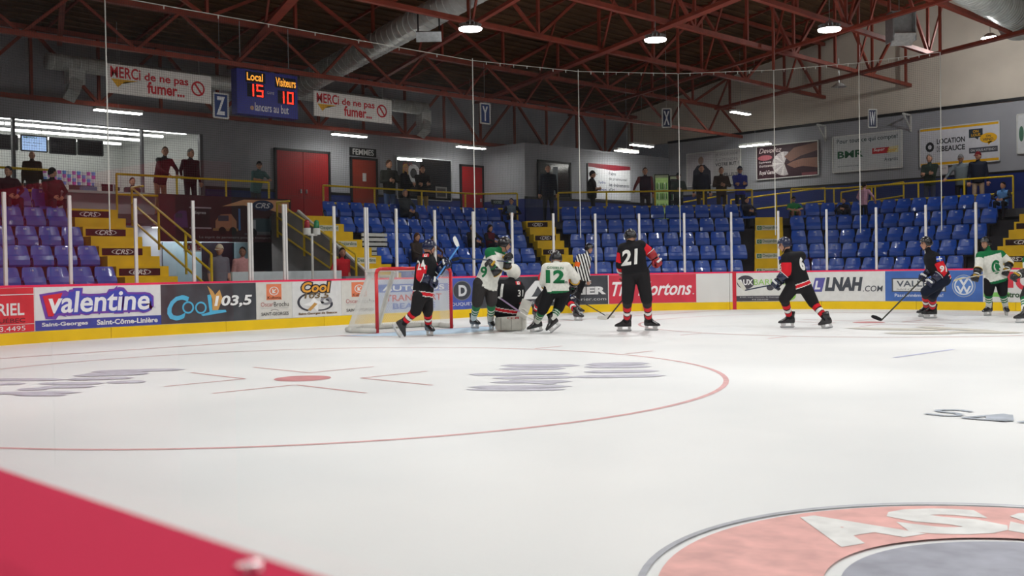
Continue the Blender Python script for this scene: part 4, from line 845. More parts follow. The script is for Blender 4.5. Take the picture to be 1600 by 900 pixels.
# ================================================================= goal
goal_red = mat('goal_red', (206, 30, 38), .35, 0, .5, .05); net_w = mat('goal_net', (226, 226, 222), .8, 0, .2, .04); pad_w = mat('goal_pad', (214, 214, 208), .7, 0, .3, .06)
Gt = thing('hockey_goal', 'red framed ice hockey goal with white net', 'goal', (GLX, 0, 0)); hw = .945
mb = MB(); pts = [(GLX, -hw, 0), (GLX, -hw, 1.13), (GLX, -hw+.028, 1.195), (GLX, -hw+.095, 1.225), (GLX, hw-.095, 1.225), (GLX, hw-.028, 1.195), (GLX, hw, 1.13), (GLX, hw, 0)]
MB().tube(pts, .034, 12).build('goal_frame', goal_red, Gt, True)
bx = GLX-1.12; txk = GLX-.5
base = [(GLX, -hw, .05), (GLX-.55, -1.12, .05), (GLX-.95, -.95, .05), (bx, -.5, .05), (bx, .5, .05), (GLX-.95, .95, .05), (GLX-.55, 1.12, .05), (GLX, hw, .05)]
MB().tube(base, .05, 10).build('base_pad', pad_w, Gt, True)
MB().tube([(GLX, -hw+.06, 1.215), (txk, -.75, 1.2), (txk, .75, 1.2), (GLX, hw-.06, 1.215)], .025, 8).build('top_shelf', pad_w, Gt, True)
MB().beam((txk, -.12, 1.18), (bx, -.05, .06), .1, .04, (0, 1, 0)).build('back_bar', pad_w, Gt)
mb = MB(); mb.beam((GLX-.05, -hw-.0, 1.2), (txk+.02, -.78, 1.19), .1, .06); mb.build('corner_pad', pad_w, Gt)
def netting(mb, quad, nu, nv, r=.0032):
    nu = int(nu*.85+.5); nv = int(nv*.85+.5)
    A, B, C_, D_ = [np.array(p, float) for p in quad]; P = lambda u, v: (A*(1-u)+B*u)*(1-v)+(D_*(1-u)+C_*u)*v
    n = nu; m = nv
    for k in range(-m, n):                                          # diamond mesh: two families of diagonals
        for i0, i1, dirn in ((max(k, 0), min(k+m, n), 1),):
            if i1 > i0:
                mb.cyl(P(i0/n, (i0-k)/m), P(i1/n, (i1-k)/m), r, r, 3, caps=False); mb.cyl(P(i0/n, 1-(i0-k)/m), P(i1/n, 1-(i1-k)/m), r, r, 3, caps=False)
mb = MB()
tl = [(GLX, -hw, 1.2), (txk, -.75, 1.2), (txk, .75, 1.2), (GLX, hw, 1.2)]
netting(mb, [base[0], base[1], (GLX-.25, -.86, 1.2), tl[0]], 14, 28); netting(mb, [base[1], base[2], tl[1], (GLX-.25, -.86, 1.2)], 11, 28); netting(mb, [base[2], base[3], (txk, -.4, 1.2), tl[1]], 14, 30)
netting(mb, [base[3], base[4], (txk, .4, 1.2), (txk, -.4, 1.2)], 24, 30); netting(mb, [base[4], base[5], tl[2], (txk, .4, 1.2)], 14, 30); netting(mb, [base[5], base[6], (GLX-.25, .86, 1.2), tl[2]], 11, 28); netting(mb, [base[6], base[7], tl[3], (GLX-.25, .86, 1.2)], 14, 28)
netting(mb, [tl[0], tl[1], tl[2], tl[3]], 14, 36)
tag(mb.build('net', net_w, Gt), None, None, None, 'stuff')

# ================================================================= adverts on the boards
Z0, Z1 = .215, .985
def board_ad(px0, px1, bg, els):
    a, b = s_of(px0), s_of(px1); W = b-a; H = Z1-Z0
    mb = MB(); strip(mb, a+.005, b-.005, Z0, Z1, -.008, 0, step=.12); p = mb.build('advert_panel', bg if not isinstance(bg, tuple) else col(bg, .4, .4), BR)
    decals(p, lambda u, v, d_: rp(a+u, Z0+v, -.0095-d_), W, H, els)
wh = (228, 228, 228)
scuff = mat('scuffed_charcoal', (66, 68, 74), .5, 0, .4, .4, 2.5)
board_ad(-60, 53, mat('scuffed_red', (212, 48, 58), .45, 0, .4, .12, 3), [Rr(0, .84, 1, .86, wh), T('GABRIEL', .08, .38, .86, .66, wh, .02), T('QUÉBEC', .4, .2, .87, .34, (60, 40, 44), .01), Rr(0, .17, 1, .18, wh), T('418 463.4495', .12, .03, .87, .14, wh)])
pur, vb = (110, 72, 172), (46, 78, 186)
R_ = (0, .12)
vt = 'valentine'
def blob(d_):
    pts = [(.1, .34, .78), (.15, .32, .8), (.2, .33, .8), (.25, .34, .82), (.27, .34, .93), (.33, .34, .95), (.36, .34, .84), (.42, .34, .82), (.5, .34, .82), (.56, .34, .83), (.58, .34, .92), (.63, .34, .93), (.66, .34, .97), (.7, .34, .95), (.73, .34, .84), (.8, .34, .83), (.87, .35, .83), (.91, .38, .8), (.94, .46, .72)]
    return [(u if d_ == 0 or .11 < u < .93 else (u+.012 if u < .5 else u-.012), a+d_, b-d_) for u, a, b in pts]
board_ad(54, 251, (226, 228, 230), [Rr(0, 0, 1, .235, (48, 76, 160)), T('Saint-Georges', .05, .06, .41, .18, wh, .03, 0, 2), T('Saint-Côme-Linière', .48, .06, .97, .19, wh, .03, 0, 2),
    G([(.035, .84), (.24, .92), (.3, .8), (.16, .24), (.08, .26)], pur, 1), ('S', blob(.0), pur, 2, 'emblem'), ('S', blob(.055), vb, 3, 'emblem'), T(vt, .11, .4, .9, .88, pur, .13, .12, 2.4, R_), T(vt, .11, .4, .9, .88, vb, .085, .12, 3.4, R_), G([(.06, .8), (.215, .86), (.14, .32), (.1, .32)], (220, 50, 62), 4), T(vt, .11, .4, .9, .88, (240, 242, 246), .02, .12, 5, R_), T('MC', .925, .42, .96, .47, (150, 160, 190))])
lb_, tan_ = (84, 182, 222), (206, 158, 92)
board_ad(251, 400, scuff, [T('C', .06, .08, .28, .72, lb_, .02, .3, 2), Cc(.27, .4, .06, .16, lb_, 2, .72), Cc(.4, .38, .06, .16, lb_, 2, .72), G([(.47, .7), (.51, .72), (.52, .3), (.66, .3), (.67, .24), (.42, .16), (.4, .2), (.49, .26)], lb_, 2), G([(.47, .95), (.53, .8), (.55, .7), (.6, .84), (.63, .6), (.58, .3), (.52, .3), (.52, .6)], tan_, 3), T('103,5', .54, .36, .95, .68, (240, 240, 240), .03, .15, 4)])
def kub(): return [Rr(.28, .52, .7, .95, (228, 130, 92)), Cc(.49, .76, .13, .12, (226, 226, 226), 2, .82), G([(.44, .7), (.44, .82), (.47, .82), (.47, .77), (.54, .82), (.55, .8), (.49, .75), (.55, .7)], (226, 226, 226), 2), T('Kubota', .31, .54, .68, .62, (70, 40, 30), .01, 0, 2), T('Oscar', .12, .34, .46, .46, (186, 110, 110), 0, 0, 2), T('Brochu', .48, .33, .9, .46, (60, 56, 58), 0, 0, 2), Rr(.12, .29, .9, .3, (190, 190, 190)), T('SAINT-GEORGES', .13, .09, .89, .18, (54, 54, 58), .01, 0, 2), Cc(.5, .2, .12, .06, (120, 110, 110), 2, .8, 20, 160)]
board_ad(400, 456, (214, 212, 206), kub())
ch = (62, 62, 72)
board_ad(456, 533, (220, 220, 220), [T('Cool', .2, .7, .76, .97, (60, 54, 60), .12, .15, 1, (0, .15)), T('Cool', .2, .7, .76, .97, (226, 160, 60), .03, .15, 2, (0, .15)), T('103.5', .24, .52, .74, .68, (120, 100, 70), .02, .15, 3), Cc(.36, .42, .26, .26, ch, 1, .82, 60, 260), Cc(.56, .34, .26, .18, ch, 1, .8, -100, 60), G([(.2, .34), (.4, .3), (.5, .14), (.52, .34), (.7, .4), (.5, .44), (.42, .56), (.36, .42)], (240, 240, 240), 2), G([(.3, .2), (.44, .4), (.5, .36), (.36, .17)], (200, 150, 80), 3), Cc(.68, .44, .12, .12, (140, 140, 146), 2, .5), T('Saint-Georges de Beauce', .12, .05, .9, .13, (120, 92, 60), .04, 0, 2)])
board_ad(533, 589, (214, 212, 206), kub())
board_ad(590, 700, mat('scuffed_white_blue', (176, 186, 206), .45, 0, .4, .1, 2), [Rr(0, .62, 1, .86, (58, 96, 180)), T('AUTOBUS', .06, .66, .94, .82, wh, .02, 0, 2), T('TRANSPORT', .1, .34, .9, .54, (190, 60, 66), .02), T('BEAUCE', .2, .1, .8, .28, (58, 96, 180), .02)])
board_ad(701, 742, mat('scuffed_blue', (72, 90, 170), .45, 0, .4, .2, 3), [Cc(.5, .6, .36, .32, (120, 124, 132)), Cc(.5, .6, .33, .29, (64, 66, 74), 2), T('D', .36, .42, .68, .78, (206, 208, 212), .04, 0, 3), T('DUQUET', .1, .1, .92, .22, (206, 208, 220), .01, 0, 2)])
board_ad(742, 950, scuff, [G([(.35, .24), (.47, .86), (.52, .86), (.6, .24), (.55, .24), (.49, .68), (.46, .44), (.44, .32), (.5, .32), (.52, .24)], (226, 226, 226)), T('LES MEUBLES', .62, .7, .88, .84, (214, 214, 216), .01), T('POIRIER', .56, .34, .985, .62, (230, 230, 230), .05), T('meublespoirier.com', .56, .1, .985, .24, (206, 206, 208)), T('1285', .36, .08, .46, .18, (206, 206, 208)), T('DE', .3, .5, .36, .76, (214, 214, 216), .02)])
board_ad(951, 1088, mat('scuffed_red2', (206, 56, 76), .45, 0, .4, .1, 3), [T('Tim Hortons', .04, .26, .95, .76, (240, 236, 238), .02, .35), Cc(.965, .3, .008, .02, wh)])
g1, g2 = (74, 72, 80), (146, 200, 92)
board_ad(1149, 1266, (220, 220, 216), [Cc(.14, .68, .12, .24, g1), T('AUX', .04, .58, .24, .78, (236, 236, 236), .03, 0, 2), T('BARNICLES', .25, .58, .86, .78, g2, .0, 0, 2), T('AUX', .68, .5, .78, .58, (90, 90, 96), .01), Cc(.47, .48, .05, .1, g1, 1), Rr(.01, .01, .66, .2, g1), T('8100, boul. Lacroix, St-Georges', .06, .12, .6, .17, (200, 200, 200), 0, 0, 2), T('418 220-0100', .22, .04, .44, .09, (200, 200, 200), 0, 0, 2), Cc(.72, .2, .09, .18, g2, 2), T('info', .68, .16, .76, .22, (70, 110, 50), 0, 0, 3)])
board_ad(1267, 1382, (220, 220, 218), [G([(.01, .32), (.06, .8), (.2, .8), (.15, .32)], (92, 88, 160)), T('L', .05, .4, .13, .7, (226, 226, 230), .04, .2, 2), T('LNAH', .19, .34, .71, .82, (70, 74, 82), .06, .2), T('.COM', .71, .32, .98, .52, (70, 74, 82), .01, .15)])
cb = (90, 130, 196)
board_ad(1383, 1536, mat('scuffed_blue2', (66, 104, 176), .45, 0, .4, .14, 3), [Rr(.07, .31, .63, .76, (84, 88, 96)), Rr(.085, .34, .615, .73, (214, 214, 212), 2), T('VALLEE', .12, .48, .5, .68, (84, 90, 100), .02, 0, 3), Rr(.42, .44, .52, .56, (216, 170, 90), 3), T('SAINT GEORGES', .12, .37, .58, .42, (120, 120, 124), 0, 0, 3), T('Passionnément Volks!', .1, .14, .6, .25, (214, 220, 232), .01), Cc(.81, .5, .118, .36, (170, 176, 186)), Cc(.81, .5, .11, .34, cb, 2), Cc(.81, .5, .095, .29, (214, 220, 228), 3, .86), T('V', .755, .5, .865, .74, (224, 228, 234), .03, 0, 3), T('W', .735, .26, .885, .5, (224, 228, 234), .03, 0, 3)])
board_ad(1537, 1700, (216, 216, 214), [Rr(.18, .44, .3, .94, (206, 60, 72)), Cc(.42, .66, .1, .3, (206, 60, 72), 1, .55), Rr(.0, .16, .26, .3, (128, 190, 96)), T('Metro', .16, .14, .36, .32, (54, 84, 54), .03, 0, 2)])
# ================================================================= people
TMP = bpy.data.scenes.new('tmp_people')
def remesh(mb, voxel, it=3):
    me = mb.mesh('body_src'); o = bpy.data.objects.new('body_src', me); TMP.collection.objects.link(o)
    m = o.modifiers.new('r', 'REMESH'); m.mode = 'VOXEL'; m.voxel_size = voxel; m.use_smooth_shade = True
    s = o.modifiers.new('s', 'SMOOTH'); s.factor = .5; s.iterations = it
    vl = TMP.view_layers[0]; vl.update(); dg = vl.depsgraph
    out = bpy.data.meshes.new_from_object(o.evaluated_get(dg)); out.materials.clear()
    bpy.data.objects.remove(o); bpy.data.meshes.remove(me); return out
def cloth(rgb): return mat('cloth_%02x%02x%02x' % rgb, rgb, .8, 0, .15, .1, 22, .25, 90)
def skinm(rgb): return mat('skin_%02x%02x%02x' % rgb, rgb, .55, 0, .3, .05, 20)
SKIN = (196, 146, 120); EYE = (30, 24, 24)
def head_geo(mb, c, F, Up, k, mi_skin, mi_eye, mi_lip):
    """head with brow, eyes, nose, mouth, chin and ears; c centre, F face direction"""
    F = nrm(F); Up = np.array(Up, float); Rt = nrm(np.cross(F, Up)); Up = np.cross(Rt, F); B = np.stack([Rt, F, Up], 1); c = np.array(c)
    nu, nv = 28, 20; vs = []; fs = []
    for j in range(nv+1):
        th = math.pi*j/nv
        for i in range(nu):
            ph = 2*math.pi*i/nu; x = math.sin(th)*math.cos(ph); y = math.sin(th)*math.sin(ph); z = math.cos(th)
            X, Y, Z = .076*x, .098*y-.004, .122*z
            if z < 0: X *= 1-.30*(-z)**1.6; Y = Y*(1-.22*(-z)**2)+(.012*(-z) if y > 0 else -.004)
            if y > 0:
                fx = X/.076
                Y += .024*math.exp(-((X/.013)**2))*math.exp(-(((Z+.018)/.024)**2)) - .011*math.exp(-(((abs(X)-.032)/.016)**2))*math.exp(-(((Z-.014)/.014)**2)) + .005*math.exp(-(((Z-.038)/.014)**2))*(abs(fx) < .75) + .005*math.exp(-(((Z+.058)/.01)**2))*math.exp(-((X/.024)**2)) + .009*math.exp(-(((Z+.098)/.016)**2))*math.exp(-((X/.025)**2))
            vs.append(c+k*(B @ np.array((X, Y, Z))))
    for j in range(nv):
        for i in range(nu): fs.append((j*nu+i, (j+1)*nu+i, (j+1)*nu+(i+1) % nu, j*nu+(i+1) % nu))
    mb.add(vs, fs, mi_skin)
    for sx in (-1, 1):
        mb.ell(c+k*(B @ np.array((sx*.032, .082, .013))), B @ np.diag((.012, .008, .008))*k, 8, 6, mi_eye)
        mb.ell(c+k*(B @ np.array((sx*.079, -.006, .0))), B @ np.diag((.010, .018, .031))*k, 8, 6, mi_skin)
    mb.ell(c+k*(B @ np.array((0, .092, -.058))), B @ np.diag((.022, .008, .006))*k, 8, 5, mi_lip)
    return B
def hand_geo(mb, w, d_, palm, k, mi):
    """open relaxed hand: palm, four curled fingers of different lengths and a thumb from the side"""
    d_ = nrm(d_); palm = nrm(np.array(palm)-d_*np.dot(palm, d_)); s = np.cross(d_, palm); w = np.array(w)
    mb.ell(w+d_*.045*k, np.stack([s*.042*k, d_*.055*k, palm*.017*k], 1), 10, 6, mi)
    for i, L in enumerate((.062, .074, .07, .055)):
        p = w+d_*.085*k+s*(.03-.02*i)*k; q = p+(d_*.8+palm*.35)*L*.5*k; r = q+(d_*.45+palm*.8)*L*.5*k
        mb.cap(p, q, .0095*k, .009*k, 6, mi); mb.cap(q, r, .009*k, .0075*k, 6, mi)
    p = w+d_*.03*k+s*.038*k; q = p+(d_*.6+s*.7)*.04*k; mb.cap(p, q, .012*k, .010*k, 6, mi); mb.cap(q, q+(d_*.9+palm*.4)*.032*k, .010*k, .008*k, 6, mi)
class Body:
    def __init__(s): s.mb = MB(); s.regs = []
    def seg(s, p0, p1, r0, r1, key, bias=0.0):
        s.mb.cap(p0, p1, r0, r1, 12); s.regs.append((np.array(p0, float), np.array(p1, float), r0, r1, key, bias)); return s
    def torso(s, P, N_, rx0, rx1, sections, key, bias=0.0):
        """loft of ellipses from the hem to the neck; rx0/rx1 the hip and shoulder directions"""
        P = np.array(P, float); N_ = np.array(N_, float); up = nrm(N_-P); rings = []
        for t, hw, hd in sections:
            r = nrm(np.array(rx0)*(1-max(0, min(1, t)))+np.array(rx1)*max(0, min(1, t))); r = nrm(r-up*np.dot(r, up)); f = np.cross(up, r); c = P+(N_-P)*t
            rings.append([c+r*hw*math.copysign(abs(math.cos(a))**.8, math.cos(a))+f*hd*math.copysign(abs(math.sin(a))**.8, math.sin(a)) for a in np.linspace(0, 2*math.pi, 20, endpoint=False)])
        s.mb.loft(rings); m = sections[len(sections)//2]; s.regs.append((P+(N_-P)*sections[0][0], N_, (m[1]+m[2])/2*1.02, (m[1]+m[2])/2*.95, key, bias, True)); return s
    def finish(s, root, voxel, extra=None, it=3):
        me = remesh(s.mb, voxel, it); n = len(me.polygons); C_ = np.empty(n*3); me.polygons.foreach_get('center', C_); C_ = C_.reshape(-1, 3)
        best = np.full(n, 1e9); pick = np.zeros(n, int); tt = np.zeros(n)
        for i, (a, b, r0, r1, key, bias, *tor) in enumerate(s.regs):
            ab = b-a; tr = ((C_-a) @ ab)/(ab @ ab); t = np.clip(tr, 0, 1); dd = np.linalg.norm(C_-(a+t[:, None]*ab), axis=1)-(r0+(r1-r0)*t)-bias
            if tor: dd = dd+np.maximum(0, -tr)*6.0-.03*(tr > .02)
            m = dd < best; best[m] = dd[m]; pick[m] = i; tt[m] = t[m]
        names = {}; mi = np.zeros(n, int)
        def idx(c):
            if c not in names: names[c] = len(names); me.materials.append(skinm(c[1]) if c[0] == 'skin' else cloth(c))
            return names[c]
        for i, rg in enumerate(s.regs):
            sel = np.where(pick == i)[0]; key = rg[4]
            if callable(key):
                for f in sel: mi[f] = idx(key(tt[f], C_[f]))
            elif isinstance(key, list):
                lo = -1
                for lim, c in key:
                    q = sel[(tt[sel] > lo) & (tt[sel] <= lim)]; mi[q] = idx(c) if len(q) else 0; lo = lim
            else: mi[sel] = idx(key)
        me.polygons.foreach_set('material_index', mi.astype(np.int32))
        bm = bmesh.new(); bm.from_mesh(me); base = len(me.materials)
        if extra is not None:
            em, mats_ = extra; off = len(bm.verts)
            for v in em.v: bm.verts.new(v)
            bm.verts.ensure_lookup_table()
            for f, m_ in zip(em.f, em.m):
                if len(set(f)) < 3: continue
                try: fa = bm.faces.new([bm.verts[off+i] for i in f]); fa.material_index = base+m_; fa.smooth = True
                except ValueError: pass
            for m_ in mats_: me.materials.append(m_)
        bvh = BVHTree.FromBMesh(bm)
        M = INV[root.name]; bmesh.ops.transform(bm, matrix=M, verts=bm.verts); bm.to_mesh(me); bm.free()
        me.polygons.foreach_set('use_smooth', [True]*len(me.polygons)); me.update()
        link('body', me, root); return bvh
def wrap_print(root, bvh, body, c, right, up, N, W, H, color, off=.01, shear=0.0, lift=.007, name='number'):
    """lettering laid onto the cloth: subdivided print pushed onto the body along -N"""
    v, f, lo, hi = text_geo(body, off, shear); q = (v-lo)/(hi-lo); bm = bmesh.new(); c = np.array(c); right = nrm(right); up = nrm(up); N = nrm(N)
    vs = [bm.verts.new(c+right*(a-.5)*W+up*(b-.5)*H) for a, b in q]
    for t in f:
        try: bm.faces.new([vs[i] for i in t])
        except ValueError: pass
    bmesh.ops.triangulate(bm, faces=bm.faces)
    for _ in range(4):
        es = [e for e in bm.edges if e.calc_length() > .025]
        if not es: break
        bmesh.ops.subdivide_edges(bm, edges=es, cuts=1); bmesh.ops.triangulate(bm, faces=bm.faces)
    for vv in bm.verts:
        hit = bvh.ray_cast(Vector(np.array(vv.co)+N*.5), Vector(-N), 1.2)
        if hit[0] is not None: vv.co = hit[0]+Vector(N)*lift
    bmesh.ops.transform(bm, matrix=INV[root.name], verts=bm.verts); me = bpy.data.meshes.new(name); bm.to_mesh(me); bm.free(); me.materials.append(cloth(color)); return link(name, me, root)
# ---- gear meshes (shared): local frames, placed per player
def place(root, me, name, pos, R, scale=1.0, parent=None):
    o = bpy.data.objects.new(name, me); COL.objects.link(o); o.parent = parent or root; INV[o.name] = INV[root.name]
    if parent is None: o.matrix_local = INV[root.name] @ (Matrix.Translation([float(x) for x in pos]) @ Matrix([[float(R[i][j])*scale for j in range(3)] for i in range(3)]).to_4x4())
    return o
_G = {}
def gear(kind, *cols):
    k = (kind,)+cols
    if k in _G: return _G[k]
    mb = MB()
    if kind == 'boot':                                             # ankle at origin, toe to +Y
        prof = [(-.085, .04, .012, -.105), (-.06, .048, .11, -.105), (0, .05, .13, -.108), (.05, .048, .05, -.108), (.1, .05, -.005, -.108), (.16, .05, -.035, -.108), (.205, .036, -.055, -.105), (.225, .012, -.075, -.1)]
        rings = [[(hw*math.cos(a), y, (zt+zb)/2+(zt-zb)/2*math.sin(a)) for a in np.linspace(0, 2*math.pi, 14, endpoint=False)] for y, hw, zt, zb in prof]; mb.loft(rings); mb.cyl((0, -.03, .0), (0, -.04, .12), .056, .062, 14)
        for i in range(5): mb.box((0, .03+i*.022, .062-i*.018), (.05, .008, .008), None, 1)
    elif kind == 'holder':
        for y0, y1 in ((-.075, -.02), (.08, .17)): mb.add([(-.02, y0, -.105), (.02, y0, -.105), (.02, y1, -.105), (-.02, y1, -.105), (-.008, y0+.005, -.16), (.008, y0+.005, -.16), (.008, y1-.005, -.16), (-.008, y1-.005, -.16)], [(3,2,1,0),(4,5,6,7),(0,1,5,4),(1,2,6,5),(2,3,7,6),(3,0,4,7)])
        mb.box((0, .05, -.158), (.016, .27, .016))
    elif kind == 'blade':
        mb.add([(-.0025, -.1, -.165), (-.0025, .2, -.165), (-.0025, .17, -.19), (-.0025, -.07, -.19), (.0025, -.1, -.165), (.0025, .2, -.165), (.0025, .17, -.19), (.0025, -.07, -.19)], [(0,1,2,3),(7,6,5,4),(0,4,5,1),(1,5,6,2),(2,6,7,3),(3,7,4,0)])
    elif kind == 'helmet':                                         # head centre at origin, face to +Y
        nu, nv = 26, 14; vs = []; rings = []
        for j in range(nv+1):
            th = .02+(math.pi*.62-.02)*j/nv; r = []
            for i in range(nu):
                ph = 2*math.pi*i/nu; x, y, z = math.sin(th)*math.cos(ph), math.sin(th)*math.sin(ph), math.cos(th)
                zz = .142*z; lim = .03 if y > .35 else (-.075 if abs(x) > .55 and y > -.55 else -.045)
                ridge = 1+.035*(math.cos(ph*2+.3)**8 if z > .2 else 0)
                r.append((.104*x*ridge, .128*y*ridge-.004, max(zz, lim)+.012))
            rings.append(r)
        mb.loft(rings); 
        for sx in (-.045, 0, .045):
            for y, z in ((.075, .105), (.0, .142), (-.07, .115)): mb.ell((sx, y, z-.35*abs(sx)), np.diag((.008, .02, .006)), 8, 5, 1)
    elif kind == 'visor':
        rings = [[(.108*math.cos(a), .125*math.sin(a)+.006, z) for a in np.linspace(math.radians(25), math.radians(155), 14)] for z in (.045, -.015, -.055)]
        n = 14; vs = [p for r in rings for p in r]; mb.add(vs, [(k*n+i, k*n+i+1, (k+1)*n+i+1, (k+1)*n+i) for k in range(2) for i in range(n-1)])
    elif kind == 'strap': mb.tube([(-.082, .0, -.02), (-.06, .045, -.1), (0, .06, -.128), (.06, .045, -.1), (.082, 0, -.02)], .007, 6)
    elif kind == 'glove':                                          # wrist at origin, fingers to +Y, palm to -Z, thumb at +X
        mb.cyl((0, -.11, 0), (0, .0, 0), .078, .06, 14, 0); mb.cyl((0, -.112, 0), (0, -.104, 0), .08, .08, 14, 1)
        mb.ell((0, .05, .008), np.diag((.058, .07, .042)), 12, 8, 0)
        for i, L in enumerate((.05, .058, .055, .045)):
            x = .04-.027*i; mb.cap((x, .09, .012), (x, .125, -.005), .019, .018, 8, 0); mb.cap((x, .125, -.012), (x, .12, -.045), .018, .017, 8, 0); mb.cap((x, .118, -.05), (x, .085, -.065), .016, .015, 8, 0)
            mb.box((x, .07, .045), (.022, .03, .02), None, 1)
        mb.cap((.055, .03, -.01), (.075, .065, -.03), .021, .019, 8, 0); mb.cap((.075, .065, -.03), (.055, .09, -.055), .018, .016, 8, 0)
    me = mb.mesh(kind, [c for c in cols], None, kind not in ('holder', 'blade')); _G[k] = me; return me
VISOR = glass_mat('visor', (.9, .92, .94), 1.2)
def basis(f, up):
    f = nrm(f); r = np.cross(f, np.array(up, float)); r = nrm(r); return np.stack([r, f, np.cross(r, f)], 1)
blk_g, navy_g, wht_g = col((24, 24, 28), .25, .6), col((22, 30, 60), .25, .6), col((214, 214, 214), .4, .5)
def skate(root, ank, f, up=(0, 0, 1)):
    R = basis(np.array(f)-np.array(up)*np.dot(f, up), up); b = place(root, gear('boot', blk_g, wht_g), 'skate_boot', ank, R); h = place(root, gear('holder', wht_g), 'blade_holder', ank, R, 1, b); place(root, gear('blade', steel), 'skate_blade', ank, R, 1, b)
def stick(label, p0, p1, tip, shaft=(30, 30, 34), blade=(26, 26, 28), grip=None, wdt=.026):
    p0, p1, tip = [np.array(p, float) for p in (p0, p1, tip)]; t = thing('hockey_stick', label, 'hockey stick', p1, 0, 'hockey sticks')
    s = MB().beam(p0, p1, wdt, wdt*.8).build('shaft', col(shaft, .4, .5), t); MB().beam(p0, p0+(p1-p0)*.1, wdt*1.2, wdt).build('grip_tape', col(grip or (214, 214, 210)), t)
    dirb = tip-p1; w_ = nrm(np.cross(dirb, p1-p0)); upb = nrm(np.cross(w_, dirb)); upb = upb if np.dot(upb, p0-p1) > 0 else -upb; rings = []
    for f, h, cv in ((0, .05, 0), (.25, .07, .004), (.6, .075, .012), (.9, .06, .028), (1, .03, .034)):
        c = p1+dirb*f+w_*cv; rings.append([c-w_*.006-upb*h*.35, c+w_*.006-upb*h*.35, c+w_*.005+upb*h*.65, c-w_*.005+upb*h*.65])
    MB().loft(rings).build('blade', col(blade, .7, .2), t)
    return t
def solve_ik(a, b, L1, L2, hint):
    a, b = np.array(a, float), np.array(b, float); d_ = b-a; D = np.linalg.norm(d_)
    if D > (L1+L2)*.999: b = a+d_/D*(L1+L2)*.999; d_ = b-a; D = np.linalg.norm(d_)
    x = (L1*L1-L2*L2+D*D)/(2*D); h = math.sqrt(max(L1*L1-x*x, 0)); u = d_/D; n = np.array(hint, float); n = nrm(n-u*np.dot(n, u)); return a+u*x+n*h
BLACK, REDJ, WHT, NAVYP, PANT = (26, 26, 29), (206, 34, 46), (226, 226, 222), (24, 30, 46), (34, 33, 35)
GRN, CREAM, CHAR = (28, 110, 66), (222, 222, 214), (52, 50, 50)
def sock_black(): return [(.22, BLACK), (.4, REDJ), (.46, BLACK), (.6, WHT), (.64, BLACK), (.8, REDJ), (1, BLACK)]
def sock_green(): return [(.3, GRN), (.37, CREAM), (.46, GRN), (.52, CREAM), (.6, GRN), (1, CREAM)]
TB = [(.05, BLACK), (.07, WHT), (.15, REDJ), (.17, WHT), (1, BLACK)]
TG = [(.97, CREAM), (1, GRN)]
